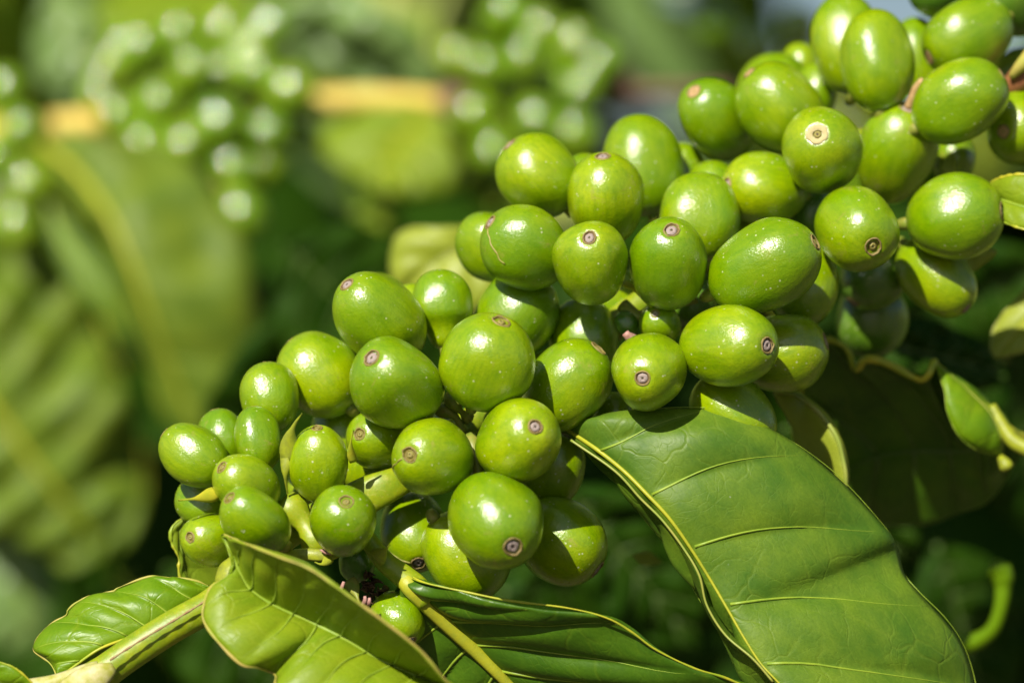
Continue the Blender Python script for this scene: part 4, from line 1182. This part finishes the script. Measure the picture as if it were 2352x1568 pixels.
# ---- out-of-focus cherries
bgm = [cherry_mesh(0.0063, 0.0074, 101 + q, nu=28, nv=18, m=M_CHB) for q in range(4)]
bgst = tube('stalk', [Vector((0, 0, -0.007)), Vector((0, 0, -0.0095)), Vector((0.0004, 0, -0.012))], 0.0011, M_STALK, 6)
GB = 'out-of-focus green coffee cherries on the far branch'
FAR = [
 (330, 108, 395, 'blurred far cherry at the upper left of the far middle-left cluster'),
 (415, 82, 400, 'blurred far cherry on the top edge of the far middle-left cluster'),
 (515, 74, 404, 'blurred far cherry at the top right corner of the far middle-left cluster'),
 (262, 158, 392, 'bright blurred far cherry at the far left of the far middle-left cluster'),
 (568, 120, 396, 'upper of two bright blurred cherries on the right shoulder of the far middle-left cluster'),
 (585, 165, 388, 'lower of two bright blurred cherries on the right shoulder of the far middle-left cluster'),
 (442, 165, 384, 'yellowish blurred far cherry in the middle of the far middle-left cluster'),
 (372, 238, 380, 'pinkish-looking blurred far cherry just above the left golden stem'),
 (320, 165, 402, 'dimmer blurred far cherry between the bright far-left one and the yellowish middle one'),
 (505, 175, 396, 'dimmer blurred far cherry right of the yellowish middle one'),
 (664, 206, 386, 'pale blurred far cherry touching the left end of the right golden stem stretch'),
 (612, 302, 384, 'bright blurred far cherry under the left end of the right golden stem stretch'),
 (675, 300, 398, 'dim olive blurred cherry right of the bright one under the golden stem'),
 (284, 266, 380, 'white-lit blurred cherry overlapping the left golden stem'),
 (498, 280, 376, 'yellow-lit blurred cherry in the lower middle of the far middle-left cluster'),
 (335, 332, 378, 'blurred far cherry just below the right end of the left golden stem'),
 (425, 330, 378, 'blurred far cherry at the lower edge of the cluster, third from its left'),
 (538, 388, 380, 'pale blurred far cherry lowest but one in the far middle-left cluster'),
 (556, 490, 370, 'blurred far cherry with a bluish top hanging lowest in the far middle-left cluster'),
 (12, 212, 386, 'topmost blurred far cherry at the left border'),
 (48, 300, 384, 'bright blurred far cherry left of the left golden stem'),
 (68, 422, 380, 'large-looking blurred far cherry left of the broad hanging leaf'),
 (46, 512, 386, 'dim blurred far cherry lowest of those at the left border'),
 (-4, 360, 396, 'blurred far cherry cut by the left border between two bright ones'),
 (1058, 135, 396, 'left one of two touching bright far cherries right of the grey-green leaf'),
 (1122, 158, 390, 'right one of two touching bright far cherries right of the grey-green leaf'),
 (1097, 262, 392, 'dim blurred far cherry touching the brown stem node'),
 (1137, 345, 390, 'pale blurred far cherry above the upper left end of the middle cluster'),
 (1168, 32, 402, 'blurred far cherry near the top border, leftmost of the right far cluster'),
 (1240, 70, 398, 'blurred far cherry near the top border, in the middle of the right far cluster'),
 (1318, 105, 398, 'pale blurred far cherry at the upper right of the right far cluster'),
 (1333, 208, 392, 'brightest blurred far cherry on the right edge of the right far cluster'),
 (1228, 272, 390, 'yellowish blurred far cherry low in the right far cluster'),
 (1322, 308, 388, 'lowest bright blurred cherry of the right far cluster'),
 (1208, 138, 386, 'orange-tinged blurred cherry in the heart of the right far cluster'),
 (1270, 200, 398, 'dim blurred far cherry left of the brightest one of the right far cluster'),
 (1170, 215, 402, 'dim blurred far cherry between the brown node and the right far cluster'),
 (1738, 112, 420, 'pale blurred far cherry above the orange-scarred near cherry'),
 (290, 118, 398, 'dim far cherry at the upper left shoulder of the far middle-left cluster'),
 (470, 228, 394, 'dim far cherry just left of the yellow-lit one on the stem line'),
 (600, 380, 388, 'dim far cherry right of the pale lowest-but-one cherry'),
 (478, 395, 392, 'dim far cherry left of the pale lowest-but-one cherry'),
 (240, 215, 398, 'dim far cherry on top of the left golden stem'),
 (618, 68, 404, 'dim far cherry at the far upper right of the far middle-left cluster'),
 (1372, 150, 400, 'dim far cherry at the outer right of the right far cluster'),
 (1190, 400, 398, 'dim far cherry lowest in the right far cluster'),
 (1150, 60, 408, 'dim far cherry between the two uppermost of the right far cluster'),
 (1290, 250, 404, 'dim far cherry deep in the lower half of the right far cluster'),
 (1180, 290, 404, 'dim far cherry at the lower left of the right far cluster'),
 (385, 120, 410, 'dim far cherry deep in the top of the far middle-left cluster'),
 (545, 225, 400, 'dim far cherry left of the pale one touching the golden stem'),
 (1640, 60, 440, 'pale blurred far cherry high in the gap between the two clusters'),
 (1832, 66, 424, 'dim blurred far cherry left of the tall half-hidden near one at the top'),
]
for (x, y, mm, lab) in FAR:
    q = random.randrange(4)
    o = link('coffee_cherry', bgm[q])
    o.location = P(x, y, mm)
    s = random.uniform(0.9, 1.06)
    o.scale = (s, s, s)
    cx, cy = (400, 262) if x < 680 and x > 120 else ((20, 310) if x <= 120 else (1200, 240) if x < 1400 else (1780, 200))
    ax = Vector(((x - cx) * K * 1.8, -0.007 + random.uniform(-0.004, 0.004), -(y - cy) * K * 1.8)).normalized()
    o.rotation_mode = 'QUATERNION'
    o.rotation_quaternion = ax.to_track_quat('Z', 'Y')
    tag(o, lab, 'coffee cherry', GB)
    link('stalk', bgst, o)
